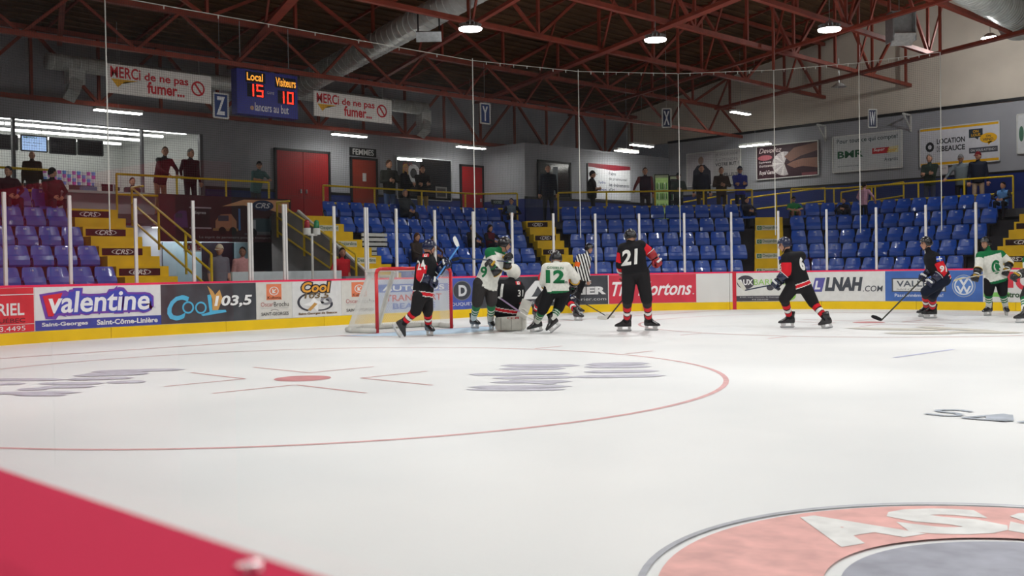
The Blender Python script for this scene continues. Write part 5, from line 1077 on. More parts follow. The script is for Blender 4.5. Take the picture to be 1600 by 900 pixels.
def player(label, foot, J, team='black', face=(1, 0, 0), gloves=None, helmet=None, numbers=(), visor=True, pants=None, torso=None, ua=None, fa=None, socks=None, feet=(), skin=SKIN, sz=1.0, hipw=.13, chest=1.0, hat=None, voxel=.015, yoke=None):
    """J: joint -> (px, py, dd); dd metres behind the player's own depth. face / foot headings are given in (right, away, up) of the view."""
    g0 = atz(*foot, 0); D = depth(g0)
    V = lambda a: R45*a[0]+U45*a[1]+np.array((0, 0, a[2] if len(a) > 2 else 0))
    P = {k: atdepth(v[0], v[1], D+v[2]) for k, v in J.items()}
    root = thing('person', label, 'person', (g0[0], g0[1], 0))
    black = team == 'black'
    torso = torso or (TB if black else TG); pants = pants or (PANT if black else CHAR)
    ua = ua or ([(.35, BLACK), (1, REDJ)] if black else [(.25, GRN), (1, CREAM)]); fa = fa or ([(.3, REDJ), (.42, BLACK), (.62, REDJ), (1, BLACK)] if black else [(.6, CREAM), (.75, GRN), (1, CREAM)])
    socks = socks or (sock_black() if black else sock_green())
    B = Body(); rx0 = P['hip1']-P['hip0']; rx1 = P['sh1']-P['sh0']
    pel = (P['hip0']+P['hip1'])/2; nk = P['neck']; up = nrm(nk-pel)
    B.torso(pel-up*.02, nk, rx0, rx1, [(-.06, .2*chest, .155*chest), (.12, .215*chest, .165*chest), (.4, .215*chest, .165*chest), (.7, .232*chest, .165*chest), (.88, .205*chest, .14*chest), (.97, .13, .1), (1.02, .08, .075)], torso)
    B.seg(P['sh0'], P['sh1'], .105, .105, yoke or (torso[-1][1] if isinstance(torso, list) else torso), -.02)
    B.seg(nk, P['head'], .06, .058, ('skin', skin), -.01)
    for s_ in '01':
        B.seg(P['sh'+s_], P['el'+s_], .1, .085, ua); B.seg(P['el'+s_], P['wr'+s_], .084, .062, fa)
        B.seg(P['hip'+s_], P['kn'+s_], .135, .104, pants, .0); B.seg(P['kn'+s_], P['an'+s_], .09, .058, socks)
    B.seg(P['hip0'], P['hip1'], .14, .14, pants, -.02)
    ex = MB(); fw = V(face); k = 1.0*sz
    Bh = head_geo(ex, P['head'], fw, (0, 0, 1), k, 0, 1, 2)
    bvh = B.finish(root, voxel, (ex, [skinm(skin), cloth(EYE), skinm((160, 96, 86))]))
    hc = helmet or blk_g
    if hat is None:
        place(root, gear('helmet', hc, blk_g), 'helmet', P['head'], Bh, k)
        place(root, gear('strap', blk_g), 'chin_strap', P['head'], Bh, k)
        if visor: place(root, gear('visor', VISOR), 'visor', P['head'], Bh, k)
    if gloves is not False:
        for s_ in '01':
            fwd = P['wr'+s_]-P['el'+s_]; place(root, gear('glove', gloves or (navy_g if black else blk_g), wht_g if black else col((190, 150, 40))), 'glove', P['wr'+s_]-nrm(fwd)*.02, basis(fwd, V((0, -.6, .8))), 1.22)
    for s_, hd, *upv in feet: skate(root, P['an'+s_], V(hd), V(upv[0]) if upv else (0, 0, 1))
    for txt, c, W, H, clr, off, N, rt, upv in numbers:
        pc = atdepth(c[0], c[1], D); wrap_print(root, bvh, txt, pc, V(rt), V(upv), V(N), W, H, clr, off)
        
    return root, P, D, bvh
def JJ(o, sc, **k): return {n: (o[0]+v[0]/sc, o[1]+v[1]/sc, v[2] if len(v) > 2 else 0) for n, v in k.items()}
def A_(px, py, z=.19):  # ankle on the ice -> keep its own depth
    return px, py
def onice(J, foot, names):
    D = depth(atz(*foot, 0))
    for n in names: p = atz(J[n][0], J[n][1], .19); J[n] = (J[n][0], J[n][1], depth(p)-D)
    return J
TOCAM = (0, -1, 0)
# -- number 24 beside the goal, stick raised
o_, sc = (605, 360), 5.142; ft = (668, 527)
J = JJ(o_, sc, head=(338, 140, 0), neck=(320, 205, 0), sh0=(290, 235, -.16), sh1=(345, 240, .16), el0=(268, 372, -.24), wr0=(345, 400, -.2), el1=(395, 345, .12), wr1=(452, 285, .05), hip0=(262, 520, -.12), hip1=(308, 520, .1), kn0=(232, 645, -.1), an0=(128, 748, .0), kn1=(325, 640, .08), an1=(332, 762, .05))
J = onice(J, ft, ['an1'])
P24 = player('player 24 in black and red beside the goal with stick raised', ft, J, face=(1, .35, -.1), helmet=navy_g, feet=(('0', (.35, .3, -.9), (.8, .2, .5)), ('1', (.45, -.8, 0))), numbers=[('24', (662, 414), .15, .17, WHT, .02, (-.1, -1, 0), (1, -.1, .1), (-.2, 0, 1))])
def patch(pl_, c, W, H, clr, N, rt, upv, lift=.008):
    V = lambda a: R45*a[0]+U45*a[1]+np.array((0, 0, a[2])); root_, P_, D_, bvh_ = pl_
    wrap_print(root_, bvh_, '-', atdepth(c[0], c[1], D_), V(rt), V(upv), V(N), W, H, clr, 0, 0, lift, 'badge')
def flag(pl_, c, N, rt=(1, 0, 0), upv=(0, 0, 1)): patch(pl_, c, .1, .06, REDJ, N, rt, upv); patch(pl_, c, .05, .058, WHT, N, rt, upv, .011); patch(pl_, c, .02, .025, REDJ, N, rt, upv, .014)
flag(P24, (666.5, 399), (0, -1, 0))
D24 = depth(atz(*ft, 0)); stick('raised hockey stick with blue shaft held by player 24', atdepth(678, 441, D24-.15), atdepth(716.5, 385, D24+.15), atdepth(709.5, 368, D24+.3), (84, 150, 220), (222, 222, 218), (60, 110, 200))
fl = MB(); 
# -- white number 9 in front of the goalkeeper
o_, sc = (720, 365), 5.458; ft = (763, 523)
J = JJ(o_, sc, head=(372, 98, 0), neck=(312, 150, 0), sh0=(250, 165, -.17), sh1=(330, 165, .17), el0=(312, 335, -.26), wr0=(275, 285, -.3), el1=(390, 290, .1), wr1=(395, 225, -.02), hip0=(165, 430, -.1), hip1=(255, 440, .1), kn0=(140, 585, -.05), an0=(108, 728, 0), kn1=(262, 580, .0), an1=(255, 738, 0))
J = onice(J, ft, ['an0', 'an1'])
player('white and green player with arms up in front of the goalkeeper', ft, J, 'green', face=(1, .1, -.15), feet=(('0', (.6, -.8, 0)), ('1', (.3, -.95, 0))), ua=[(.2, GRN), (1, CREAM)], fa=[(.35, CREAM), (1, GRN)], numbers=[('9', (758, 425), .13, .2, GRN, .03, (-.1, -1, 0), (1, 0, 0), (0, 0, 1))])
D9 = depth(atz(*ft, 0)); stick('hockey stick held level by the white player with arms up', atdepth(803, 409.5, D9-.2), atdepth(717, 403, D9-.4), atdepth(706, 404.5, D9-.45), (50, 60, 90))
# -- goalkeeper 31 on his knees
ft = (796, 517)
J = JJ(o_, sc, head=(450, 325, .05), neck=(430, 395, 0), sh0=(338, 435, -.05), sh1=(488, 445, 0), el0=(318, 545, .1), wr0=(375, 600, .36), el1=(482, 570, -.05), wr1=(505, 640, -.1), hip0=(335, 660, 0), hip1=(430, 650, .1), kn0=(380, 745, .28), an0=(330, 760, -.1), kn1=(480, 745, .3), an1=(500, 765, -.1))
GK = player('kneeling goalkeeper 31 in black and red with white mask', ft, J, face=(.7, .7, -.1), hat='mask', gloves=False, chest=1.36, socks=[(1, BLACK)], numbers=[('31', (782, 453), .24, .26, WHT, .03, (-.35, -1, 0), (1, -.35, -.1), (.1, 0, 1)), ('31', (810, 458), .12, .13, WHT, .02, (.3, -1, 0), (1, .2, 0), (0, 0, 1))])
root, P, DG, bvh = GK; flag(GK, (808, 442), (.2, -1, 0))
Bh = basis(R45*.7+U45*.7, (0, 0, 1)); hp = P['head']; mk = MB(); mk.ell(hp, Bh @ np.diag((.125, .145, .155)), 22, 14); mk.build('goalie_mask', mat('mask_white', (222, 220, 212), .35, 0, .5, .1, 12), root, True)
mb = MB()
for a in range(-3, 4): mb.tube([hp+Bh @ np.array((a*.022, .135-abs(a)*.008, .05)), hp+Bh @ np.array((a*.022, .155-abs(a)*.008, -.02)), hp+Bh @ np.array((a*.02, .13-abs(a)*.008, -.09))], .004, 5)
mb.build('mask_cage', steel, root)
padm = mat('pad_white', (206, 204, 196), .55, 0, .3, .12, 9)
def pad(c, L, R):
    mb = MB(); rings = []
    for x, h, d_ in ((-.5, .1, .07), (-.42, .13, .09), (-.1, .135, .1), (.1, .14, .105), (.42, .13, .09), (.5, .09, .06)): rings.append([np.array(c)+R @ np.array((x*L, d_*math.copysign(abs(math.cos(a))**.5, math.cos(a)), h*math.copysign(abs(math.sin(a))**.5, math.sin(a)))) for a in np.linspace(0, 2*math.pi, 16, endpoint=False)])
    return mb.loft(rings)
pc = atdepth(798, 503.5, DG-.12); Rp = np.stack([nrm(R45+U45*.15), nrm(U45-R45*.15), (0, 0, 1)], 1)
po = pad((*pc[:2], .145), .58, Rp).build('leg_pad', padm, root, True); pad((*(pc+U45*.36)[:2], .145), .6, Rp).build('leg_pad', padm, root, True)
decals(po, lambda u, v, d_: np.array((*pc[:2], .145))+Rp @ np.array((u-.08, -.108-d_, v+.09)), .22, .042, [T('CCM', 0, 0, 1, 1, (170, 36, 44), .03)])
for k in range(3): MB().box(np.array((*pc[:2], .145))+Rp @ np.array((-.2+.2*k, -.1, 0)), (.012, .015, .24), Rp).build('pad_strap', col((170, 168, 160)), po)
bl = MB(); bc = atdepth(819, 483, DG-.15); bl.box(bc, (.2, .05, .36), np.stack([nrm(R45*.9+np.array((0, 0, -.35))), U45, nrm(R45*.35+np.array((0, 0, .9)))], 1)); bl.build('blocker', padm, root); hb = MB(); hand_geo(hb, P['wr1'], bc-P['wr1'], (0, 0, -1), 1.3, 0); hb.build('glove', padm, root)
cg = MB(); cg.ell(P['wr0'], np.diag((.11, .1, .13)), 14, 9); hand_geo(cg, P['wr0'], (0, 0, -1), -U45, 1.5, 0); cg.build('catching_glove', padm, root, True)
stick('goalkeeper stick with white and purple shaft', atdepth(778.6, 464, DG-.35), atdepth(812, 487, DG-.28), atdepth(832, 501, DG-.25), (176, 150, 190), (222, 220, 216), (220, 220, 220), .034)
# -- white number 12 seen from behind
o_, sc = (815, 375), 5.807; ft = (850, 521)
J = JJ(o_, sc, head=(318, 178, .12), neck=(312, 225, .02), sh0=(228, 258, 0), sh1=(405, 250, .0), el0=(200, 385, .12), wr0=(250, 440, .34), el1=(492, 345, .02), wr1=(462, 420, .2), hip0=(262, 455, 0), hip1=(388, 460, 0), kn0=(190, 632, -.05), an0=(138, 742, -.05), kn1=(335, 615, .15), an1=(272, 722, .05))
J = onice(J, ft, ['an0'])
player('white player number 12 seen from behind striding left', ft, J, 'green', face=(.15, 1, -.3), visor=False, feet=(('0', (-.85, -.35, -.25), (-.2, 0, 1)), ('1', (-.6, -.45, -.65), (-.6, 0, .8))), pants=BLACK, yoke=CREAM, ua=[(1, CREAM)], torso=[(.06, GRN), (1, CREAM)], fa=[(.55, CREAM), (1, GRN)], numbers=[('12', (867, 432), .34, .24, GRN, .05, TOCAM, (1, 0, -.03), (0, 0, 1)), ('GOSSELIN', (867, 418.5), .3, .045, GRN, .02, TOCAM, (1, 0, -.05), (0, 0, 1)), ('PROMUTUEL', (876, 441), .26, .04, BLACK, .02, TOCAM, (1, 0, .02), (0, 0, 1))])
D12 = depth(atz(*ft, 0))
# -- black player half hidden behind number 12
ft = (906, 499)
J = JJ(o_, sc, head=(295, 180, 0), neck=(285, 240, 0), sh0=(215, 290, 0), sh1=(350, 280, 0), el0=(180, 345, .0), wr0=(250, 430, -.05), el1=(420, 400, 0), wr1=(455, 505, -.05), hip0=(260, 450, 0), hip1=(370, 470, 0), kn0=(160, 560, .05), an0=(125, 640, .05), kn1=(435, 565, 0), an1=(500, 655, 0))
J = onice(J, ft, ['an1', 'an0'])
player('black and red player half hidden behind number 12', ft, J, face=(.6, -.8, -.2), helmet=navy_g, feet=(('0', (.5, -.8, 0)), ('1', (.6, -.75, 0))))
DH = depth(atz(*ft, 0)); stick('blue and black hockey stick held by the half hidden player', atdepth(886, 458, DH-.1), atdepth(946, 493, DH-.2), atdepth(960, 496.5, DH-.25), (40, 44, 56), (210, 206, 196), (70, 120, 200))
# -- referee
o_, sc = (815, 375), 5.807; ft = (905, 489)
ORG = (226, 100, 36)
J = JJ(o_, sc, head=(612, 82, 0), neck=(588, 135, 0), sh0=(528, 160, -.05), sh1=(600, 175, .08), el0=(500, 262, -.1), wr0=(512, 352, -.1), el1=(592, 270, .05), wr1=(602, 362, 0), hip0=(502, 335, -.03), hip1=(552, 340, .05), kn0=(500, 480, -.05), an0=(478, 610, 0), kn1=(505, 485, .05), an1=(505, 612, .05))
J = onice(J, ft, ['an0', 'an1'])
_rr = [None]
def refstripe(t, c):
    k = np.dot(c-_rr[0], R45*.95+np.array((0, 0, .25))); return BLACK if math.floor(k/.036) % 2 else WHT
_rr[0] = atdepth(905, 420, depth(atz(*ft, 0)))
def refarm(t, c): return ORG if .45 < t < .85 else refstripe(t, c)
RF = player('referee in black and white stripes with orange armbands', ft, J, face=(.75, -.65, -.15), gloves=False, pants=BLACK, torso=refstripe, ua=refarm, fa=refstripe, socks=[(1, BLACK)], feet=(('0', (.5, -.8, 0)), ('1', (.7, -.6, 0))), chest=.82, voxel=.011)
root, P, DR, _ = RF; hb = MB(); hand_geo(hb, P['wr0'], P['wr0']-P['el0'], U45, 1, 0); hand_geo(hb, P['wr1'], P['wr1']-P['el1'], U45, 1, 0); hb.build('hands', skinm(SKIN), root, True)
# -- black number 21 seen from behind
o_, sc = (930, 350), 5.0; ft = (998, 524)
J = JJ(o_, sc, head=(276, 104, .05), neck=(275, 152, 0), sh0=(218, 195, 0), sh1=(352, 170, 0), el0=(195, 318, .06), wr0=(225, 400, .26), el1=(428, 222, .05), wr1=(468, 272, .05), hip0=(268, 378, 0), hip1=(364, 378, 0), kn0=(252, 590, 0), an0=(246, 758, 0), kn1=(402, 590, 0), an1=(420, 752, 0))
J = onice(J, ft, ['an0', 'an1'])
player('tall black and red player number 21 seen from behind', ft, J, face=(-.2, 1, -.2), visor=False, torso=[(.08, PANT), (1, BLACK)], gloves=col((150, 26, 34), .4, .5), feet=(('0', (-.85, .2, 0)), ('1', (.75, -.5, 0))), numbers=[('21', (982.5, 402), .26, .27, WHT, .035, TOCAM, (1, 0, .12), (0.05, 0, 1))], ua=[(.25, BLACK), (.85, REDJ), (1, BLACK)], fa=[(.4, REDJ), (1, BLACK)])
D21 = depth(atz(*ft, 0)); stick('black hockey stick with white taped blade held by player 21', atdepth(1030, 397, D21+.1), atdepth(949.5, 498, D21+.55), atdepth(934, 496.5, D21+.6), (30, 30, 34), (216, 214, 208))
# -- black number 6 skating left
o_, sc = (1150, 365), 5.806; ft = (1235, 514)
J = JJ(o_, sc, head=(440, 105, 0), neck=(470, 172, 0), sh0=(455, 225, -.17), sh1=(585, 208, .1), el0=(455, 352, -.22), wr0=(385, 425, -.18), el1=(480, 360, .16), wr1=(400, 440, .1), hip0=(520, 478, -.1), hip1=(620, 478, .08), kn0=(438, 592, -.12), an0=(488, 762, -.05), kn1=(702, 628, .08), an1=(815, 770, .1))
J = onice(J, ft, ['an0', 'an1'])
P6_ = player('black and red player number 6 skating left with low stick', ft, J, face=(-1, .15, -.15), helmet=navy_g, chest=1.1, feet=(('0', (-1, -.1, 0)), ('1', (-.35, .6, -.1), (-.35, 0, .93))), numbers=[('6', (1247, 412), .15, .25, WHT, .05, (.35, -1, 0), (1, .35, -.12), (-.15, 0, 1)), ('6', (1221, 417), .08, .13, WHT, .03, (-.5, -1, 0), (1, -.4, 0), (0, 0, 1))])
patch(P6_, (1220, 403), .09, .06, (60, 80, 170), (-.5, -1, 0), (1, -.4, 0), (0, 0, 1))
D6 = depth(atz(*ft, 0)); stick('hockey stick with pale taped blade pointing left from player 6', atdepth(1232, 440, D6+.05), atdepth(1164, 453.5, D6-.2), atdepth(1150.5, 438, D6-.25), (34, 44, 70), (206, 204, 192))
# -- black number 91 crouching
o_, sc = (1350, 365), 6.206; ft = (1443, 503)
J = JJ(o_, sc, head=(600, 100, 0), neck=(630, 185, 0), sh0=(695, 235, -.17), sh1=(640, 235, .16), el0=(768, 362, -.22), wr0=(672, 452, -.2), el1=(640, 360, .1), wr1=(598, 400, .06), hip0=(775, 445, -.12), hip1=(750, 440, .12), kn0=(598, 562, -.1), an0=(602, 722, -.05), kn1=(665, 595, .1), an1=(665, 735, .1))
J = onice(J, ft, ['an0', 'an1'])
P91_ = player('black and red player number 91 crouching with long stick', ft, J, face=(-1, 0, -.1), feet=(('0', (-1, -.15, 0)), ('1', (-.9, .2, 0))), pants=NAVYP, numbers=[('91', (1467, 420), .14, .13, WHT, .04, (-.1, -1, 0), (1, -.1, .0), (0, 0, 1))])
patch(P91_, (1459.5, 404.5), .13, .1, (60, 90, 190), (0, -1, 0), (1, 0, .1), (-.1, 0, 1)); patch(P91_, (1459.5, 404.5), .13, .02, WHT, (0, -1, 0), (1, 0, .1), (-.1, 0, 1), .011); patch(P91_, (1459.5, 404.5), .02, .1, WHT, (0, -1, 0), (1, 0, .1), (-.1, 0, 1), .011)
D91 = depth(atz(*ft, 0)); stick('black and yellow hockey stick reaching to the ice by player 91', atdepth(1449, 428, D91+.0), atdepth(1377, 500.5, D91-.1), atdepth(1360, 494, D91-.15), (52, 54, 44), (30, 30, 34), (30, 30, 34))
# -- white player standing on the right
o_, sc = (1490, 365), 6.207; ft = (1554, 494)
J = JJ(o_, sc, head=(312, 95, 0), neck=(340, 178, 0), sh0=(262, 218, -.02), sh1=(455, 205, 0), el0=(242, 330, -.1), wr0=(222, 400, -.2), el1=(545, 285, -.05), wr1=(518, 345, -.15), hip0=(355, 450, 0), hip1=(465, 450, 0), kn0=(340, 565, -.05), an0=(342, 712, 0), kn1=(475, 565, -.05), an1=(505, 710, 0))
J = onice(J, ft, ['an0', 'an1'])
WG = player('white and green player standing with stick at the right', ft, J, 'green', face=(-.95, -.3, -.1), feet=(('0', (-.8, -.5, 0)), ('1', (-.2, -.9, 0))), pants=BLACK, torso=[(.08, GRN), (.9, CREAM), (1, GRN)])
root, P, DW, bvh = WG
mb = MB(); cc = atdepth(1551, 417, DW); bm_pts = []
for a in np.linspace(40, 330, 22): bm_pts.append((math.cos(math.radians(a)), math.sin(math.radians(a))))
def on_body(q):
    h = bvh.ray_cast(Vector(q-U45*.6), Vector(U45), 1.5); return np.array(h[0])-U45*.008 if h[0] is not None else q
vs = []
for c, s in bm_pts: vs += [on_body(cc+R45*.1*c+np.array((0, 0, .15*s))), on_body(cc+R45*.055*c+np.array((0, 0, .09*s)))]
mb.add(vs, [(2*k, 2*k+2, 2*k+3, 2*k+1) for k in range(21)]); vs = [on_body(cc+R45*a+np.array((0, 0, b))) for a, b in ((-.02, .08), (.06, .06), (.1, -.02), (.06, -.03), (.07, -.09), (.0, -.07), (-.03, 0))]; mb.add(vs, [tuple(range(7))]); mb.build('crest', cloth(GRN), root)
stick('hockey stick held low across the body by the standing white player', atdepth(1578, 421, DW-.25), atdepth(1503, 435.5, DW-.35), atdepth(1489, 437, DW-.4), (190, 186, 176), (216, 208, 170))
# -- white player cut by the right edge
ft = (1600, 503)
J = dict(head=(1640, 385, 0), neck=(1634, 398, 0), sh0=(1606, 407, -.05), sh1=(1652, 404, .1), el0=(1606, 423, -.1), wr0=(1591, 430, -.2), el1=(1660, 425, 0), wr1=(1625, 440, -.2), hip0=(1612, 447, 0), hip1=(1632, 447, .1), kn0=(1602, 464, -.05), an0=(1601, 489, 0), kn1=(1640, 466, .1), an1=(1645, 487, .1))
J = onice(J, ft, ['an0', 'an1'])
player('white and green player cut off by the right edge', ft, J, 'green', face=(-1, -.1, -.1), feet=(('0', (-1, -.1, 0)), ('1', (-.9, .2, 0))))
# ---- spectators
def hair_geo(kind, c, B, k):
    mb = MB(); nu, nv = 24, 9; rings = []
    for j in range(nv+1):
        r = []
        for i in range(nu):
            ph = 2*math.pi*i/nu; fy = math.sin(ph)
            lim = {'short': 92-44*max(fy, 0)+26*max(-fy, 0), 'long': 96-46*max(fy, 0)+60*max(-fy, 0), 'cap': 78-8*max(fy, 0)+4*max(-fy, 0), 'hood': 100-40*max(fy, 0)+60*max(-fy, 0)}[kind]
            th = math.radians(lim)*j/nv+.01; e = {'short': 1.07, 'long': 1.12, 'cap': 1.14, 'hood': 1.2}[kind]
            r.append(np.array(c)+k*(B @ np.array((.078*e*math.sin(th)*math.cos(ph), .100*e*math.sin(th)*math.sin(ph)-.006, .124*e*math.cos(th)+.004))))
        rings.append(r)
    n = nu; vs = [p for r in rings for p in r]; fs = [(a*n+i, (a+1)*n+i, (a+1)*n+(i+1) % n, a*n+(i+1) % n) for a in range(nv) for i in range(n)]; mb.add(vs, fs)
    if kind == 'long':
        for sx in (-.055, 0, .055): mb.ell(np.array(c)+k*(B @ np.array((sx, -.055 if sx == 0 else -.03, -.1))), B @ np.diag((.04, .045, .12))*k, 10, 8)
    if kind == 'hood': mb.ell(np.array(c)+k*(B @ np.array((0, -.05, -.11))), B @ np.diag((.1, .075, .06))*k, 12, 8)
    return mb
def brim(c, B, k):
    mb = MB(); up = []; 
    for a in np.linspace(0, math.pi, 13): up.append((.074*math.cos(a), .085+.085*math.sin(a), .034-.03*math.sin(a)))
    vs = [np.array(c)+k*(B @ np.array(p)) for p in up]+[np.array(c)+k*(B @ (np.array(p)-(0, 0, .007))) for p in up]; n = 13
    return mb.add(vs, [tuple(range(n)), tuple(range(2*n-1, n-1, -1))]+[(i, n+i, n+i+1, i+1) for i in range(n-1)]+[(n-1, 2*n-1, n, 0)])
def spect(label, px, py, where, pose='down', top=(40, 40, 44), pants=(40, 42, 52), hair=('short', (46, 36, 30)), turn=0.0, skin=SKIN, floor_z=ZC, look=0.0, hatc=None, short_sleeve=False, row=None, bulk=1.0, k=None, sleeve=None, shirt=None):
    kind, val = where
    if kind == 'x': H = atx(px, py, val); N = np.array((1., 0, 0))
    elif kind == 'y': H = aty(px, py, val); N = np.array((0, -1., 0))
    else:
        D = depth(np.append(c0, 0)+U45*(RR+val)); H = atdepth(px, py, D); N = -U45
    if row is not None: floor_z = ZR[row]
    sit = row is not None and pose.startswith('sit')
    if k is None: k = (H[2]+.12-floor_z)/(1.36 if sit else 1.76)
    k = max(.72, min(1.12, k))
    a = math.radians(turn); f = np.array((N[0]*math.cos(a)-N[1]*math.sin(a), N[0]*math.sin(a)+N[1]*math.cos(a), 0)); r = np.cross(f, (0, 0, 1)); Z = np.array((0, 0, 1.))
    al = math.radians(look); hf = f*math.cos(al)+r*math.sin(al)
    if sit:                                                        # the seat under a sitting person is folded down
        so = min((v for q, v in SEATS.items() if q[1] == row), key=lambda v: np.hypot(v[0][0]+f[0]*.15-H[0], v[0][1]+f[1]*.15-H[1]))[1]
        for ch_ in so.children:
            if ch_.name.startswith('seat_pan'): ch_.data = PAN
    root = thing('person', label, 'person', (H[0], H[1], floor_z)); B = Body()
    lean = {'rail': .24, 'sitlean': .2, 'railside': .06, 'back': .1}.get(pose, .02)
    if sit:
        pel = np.array((H[0], H[1], floor_z+.5))-f*lean*k
    else: pel = np.array((H[0], H[1], floor_z+.94*k))-f*lean*k
    nk = H-Z*.16*k-f*.03*k; sl, sr = nk-r*.19*k*bulk-Z*.06*k, nk+r*.19*k*bulk-Z*.06*k; sg = sleeve or top
    R_ = lambda v: v*k*bulk
    B.torso(pel-Z*.05, nk, r, r, [(-.08, R_(.165), R_(.12)), (.2, R_(.175), R_(.13)), (.55, R_(.185), R_(.13)), (.85, R_(.19), R_(.115)), (.97, R_(.1), R_(.08)), (1.03, .06*k, .06*k)], shirt or top)
    B.seg(sl, sr, R_(.07), R_(.07), sg, -.02); B.seg(nk-Z*.02, H-Z*.04*k, .052*k, .05*k, ('skin', skin), .0)
    for sgn, sh in ((-1, sl), (1, sr)):
        if pose == 'rail': w_ = np.array((H[0], H[1], 0))+f*.3*k+r*sgn*.12*k; w_[2] = floor_z+1.05; hint = r*sgn-Z*.6
        elif pose == 'railside':
            w_ = sh+f*(.3 if sgn > 0 else .06)*k+r*sgn*(.22 if sgn > 0 else .05)*k; w_[2] = floor_z+1.04 if sgn > 0 else sh[2]-.52*k; hint = -f-Z*.3+r*sgn*.3
        elif pose == 'cross': w_ = nk+f*.2*k-r*sgn*.06*k-Z*.3*k; hint = r*sgn-Z
        elif pose == 'hold': w_ = nk+f*.26*k+r*sgn*.07*k-Z*.32*k; hint = r*sgn*.6-Z
        elif sit: w_ = pel+f*.34*k+r*sgn*.1*k+Z*.12*k; hint = r*sgn-f*.3
        elif pose == 'back': w_ = sh+f*.25*k+r*sgn*.1-Z*.4*k; hint = r*sgn-Z
        else: w_ = sh+r*sgn*.07*k-Z*.54*k+f*.06*k; hint = -f+r*sgn*.2
        el = solve_ik(sh, w_, .3*k, .26*k, hint); w_ = el+nrm(w_-el)*.25*k
        B.seg(sh, el, R_(.062), R_(.05), sg); B.seg(el, w_, R_(.048), .034*k, ('skin', skin) if short_sleeve else sg)
        hd = w_-el; 
        if sgn == -1: hands = [(w_, hd)]
        else: hands.append((w_, hd))
        hp_ = pel+r*sgn*.09*k-Z*.03
        if sit: kn = hp_+f*.42*k+Z*.04+r*sgn*.04; an = np.array((kn[0], kn[1], floor_z+.08))-f*.04
        else: an = np.array((hp_[0], hp_[1], floor_z+.08))+r*sgn*.03; kn = (hp_+an)/2+f*.03
        B.seg(hp_, kn, .085*k, .064*k, pants, .005); B.seg(kn, an, .06*k, .045*k, pants); B.seg(an-Z*.035-f*.03, an+f*.16*k-Z*.04, .042*k, .036*k, (34, 32, 34))
    ex = MB(); Bh = head_geo(ex, H, hf, Z, k, 0, 1, 2)
    for w_, hd in hands: hand_geo(ex, w_, hd, -Z if pose.startswith('rail') else -r*0-f, k, 0)
    B.finish(root, .022, (ex, [skinm(skin), cloth(EYE), skinm((158, 98, 88))]), 2)
    st, hc = hair
    if st != 'bald': hair_geo(st, H, Bh, k).build('hair' if st != 'hood' else 'hood', cloth(hc), root, True)
    if hatc: hair_geo('cap', H, Bh, k*1.02).build('cap', cloth(hatc), root, True); brim(H, Bh, k).build('cap_brim', cloth(hatc), root)
    return root, H, f, r
DK, BRN, GRY, BLOND = (34, 28, 26), (70, 46, 32), (120, 116, 112), (196, 160, 96)
spect('bald man in a brown sweater at the canteen window', 50, 243, ('x', -37.3), 'down', (74, 50, 38), hair=('bald', DK), turn=150)
spect('dark haired man in a maroon jacket seated at the left edge', 13, 268, ('x', -35.25), 'sit', (70, 26, 34), hair=('short', DK), row=4, look=60)
spect('dark haired person seated below the canteen counter', 82, 270, ('x', -35.25), 'sit', (44, 40, 40), hair=('short', DK), row=4, look=-100)
spect('man in black jacket and tan trousers leaning on the rail', 258, 237, ('x', -36.75), 'rail', (30, 30, 34), (150, 124, 100), ('short', BRN), turn=10, look=30)
spect('grey haired man in a black jacket with one arm along the rail', 298, 240, ('x', -36.75), 'railside', (28, 28, 34), (40, 40, 48), ('short', GRY), look=-20)
spect('man in a dark cap and teal shirt leaning on the rail', 405, 259, ('x', -36.75), 'rail', (84, 116, 118), (60, 62, 70), ('short', DK), hatc=(30, 30, 34), short_sleeve=True, look=25)
spect('man in a dark shirt and jeans left of the blonde woman', 608, 257, ('x', -37.5), 'hold', (40, 42, 38), (70, 90, 130), ('short', BRN), turn=-20, look=-30)
spect('blonde woman in a black top by the poster case', 634, 263, ('x', -37.5), 'hold', (28, 28, 32), (30, 30, 36), ('long', BLOND), turn=30, look=40)
spect('dark haired woman in a black coat and khaki trousers', 660, 265, ('x', -37.3), 'cross', (28, 26, 28), (168, 140, 84), ('long', (70, 36, 30)), turn=-20)
spect('grey haired man in a grey jacket seated in the top row', 633, 302, ('x', -35.25), 'sit', (58, 62, 66), hair=('short', GRY), row=4)
spect('man in a dark suit looking down in the top row', 799, 315, ('d', 4.9), 'sitlean', (30, 34, 42), hair=('short', DK), row=4, look=15, shirt=(110, 130, 150), sleeve=(30, 34, 42))
spect('woman in a brown hooded coat seated behind player 24', 652, 371, ('x', -32.85), 'sit', (60, 50, 46), hair=('hood', (84, 58, 44)), row=1)
spect('dark haired child seated beside the woman in the brown coat', 677, 375, ('x', -32.8), 'sit', (70, 44, 44), hair=('short', DK), row=1, k=.8, bulk=.85, skin=(150, 104, 84))
spect('man in a dark coat seated left of the hooded woman', 738, 356, ('x', -33.65), 'sit', (44, 44, 48), hair=('short', DK), row=2)
spect('person in a dark hood and maroon scarf seated behind the arms up player', 766, 357, ('x', -33.65), 'sit', (38, 36, 44), hair=('hood', (40, 34, 36)), row=2, shirt=(90, 30, 44), sleeve=(38, 36, 44))
spect('tall man in navy standing before the dark window', 856, 264, ('d', 7.0), 'down', (28, 32, 48), (44, 48, 58), ('short', GRY))
spect('stout man in a black shirt and cap seen from the side', 926, 273, ('d', 6.3), 'hold', (28, 28, 30), (34, 34, 38), ('short', DK), turn=80, hatc=(40, 40, 44), bulk=1.2, short_sleeve=True)
spect('man in a maroon sweater with white shoulders', 1008, 268, ('d', 6.25), 'railside', (50, 34, 50), (60, 50, 54), ('short', BRN), sleeve=(120, 60, 64))
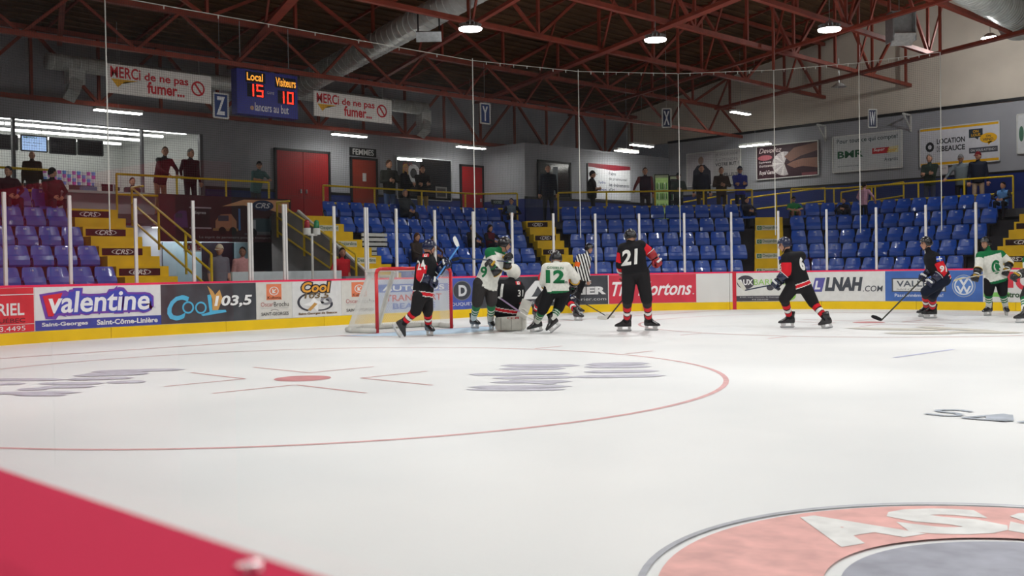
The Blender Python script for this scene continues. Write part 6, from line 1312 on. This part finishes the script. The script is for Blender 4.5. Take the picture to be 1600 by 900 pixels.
spect('man in a grey green hoodie and cap left of the suit advert', 1060, 276, ('d', 6.3), 'hold', (72, 84, 82), (44, 44, 48), ('short', DK), hatc=(36, 38, 42))
spect('man in a navy jacket over a striped shirt in front of the suit advert', 1096, 264, ('d', 6.4), 'down', (36, 38, 54), (70, 58, 52), ('short', BRN))
spect('man in a brown jacket with one hand raised to his chest', 1127, 267, ('d', 6.4), 'hold', (64, 50, 44), (66, 54, 48), ('short', BRN))
spect('man in a blue hoodie and cap with arms crossed', 1156, 266, ('d', 6.4), 'cross', (44, 52, 140), (40, 42, 60), ('short', DK), hatc=(50, 54, 70))
spect('person in dark clothes seated beside the green lettered stairs', 1167, 313, ('d', 4.95), 'sit', (46, 46, 60), hair=('short', DK), row=4, turn=20)
spect('child in a green shirt and dark cap in the top row', 1240, 312, ('d', 4.95), 'sit', (46, 130, 76), (150, 110, 92), ('short', DK), row=4, hatc=(34, 36, 42), short_sleeve=True)
spect('person in dark clothes bending forward in the top row', 1318, 314, ('y', RY+4.85), 'sitlean', (34, 34, 46), hair=('short', BRN), row=4)
spect('person in a pink checked shirt standing with back turned', 1351, 290, ('y', RY+4.5), 'back', (196, 150, 172), (30, 30, 36), ('short', DK), row=4, turn=170)
spect('man in a dark green hoodie under the rental advert', 1452, 248, ('y', 19.1), 'cross', (34, 48, 40), (56, 62, 84), ('short', GRY))
spect('man in a grey sweater and grey cap under the rental advert', 1501, 248, ('y', 19.1), 'railside', (104, 114, 120), (40, 40, 44), ('short', GRY), hatc=(110, 110, 110), turn=15)
spect('man in a navy pullover and red cap', 1528, 244, ('y', 19.15), 'down', (32, 36, 50), (168, 146, 126), ('short', DK), hatc=(110, 28, 34), turn=20, look=30)
spect('man in a dark jacket and light blue shirt seated at the right', 1567, 290, ('y', RY+4.8), 'sit', (34, 34, 42), hair=('short', DK), row=4, look=20, shirt=(90, 140, 200), sleeve=(34, 34, 42))
spect('man in a pale cap and grey shirt in the passage', 343, 391, ('x', -33.2), 'down', (110, 112, 122), (50, 52, 60), ('short', DK), floor_z=.06, hatc=(206, 194, 170), look=50, short_sleeve=True)
spect('boy in a pink shirt in the passage', 379, 394, ('x', -34.0), 'down', (206, 150, 150), (50, 52, 60), ('short', DK), floor_z=.06, look=40, skin=(150, 104, 84), short_sleeve=True)
spect('woman in a red polo shirt with one arm on the stair railing', 535, 395, ('x', -32.25), 'railside', (176, 26, 36), (40, 40, 46), ('long', DK), floor_z=.1, look=20, skin=(160, 112, 90), short_sleeve=True)
spect('canteen worker behind the counter', 207, 284, ('x', -39.6), 'hold', (60, 50, 56), (40, 40, 44), ('short', BRN), k=.95)
bpy.data.scenes.remove(TMP)
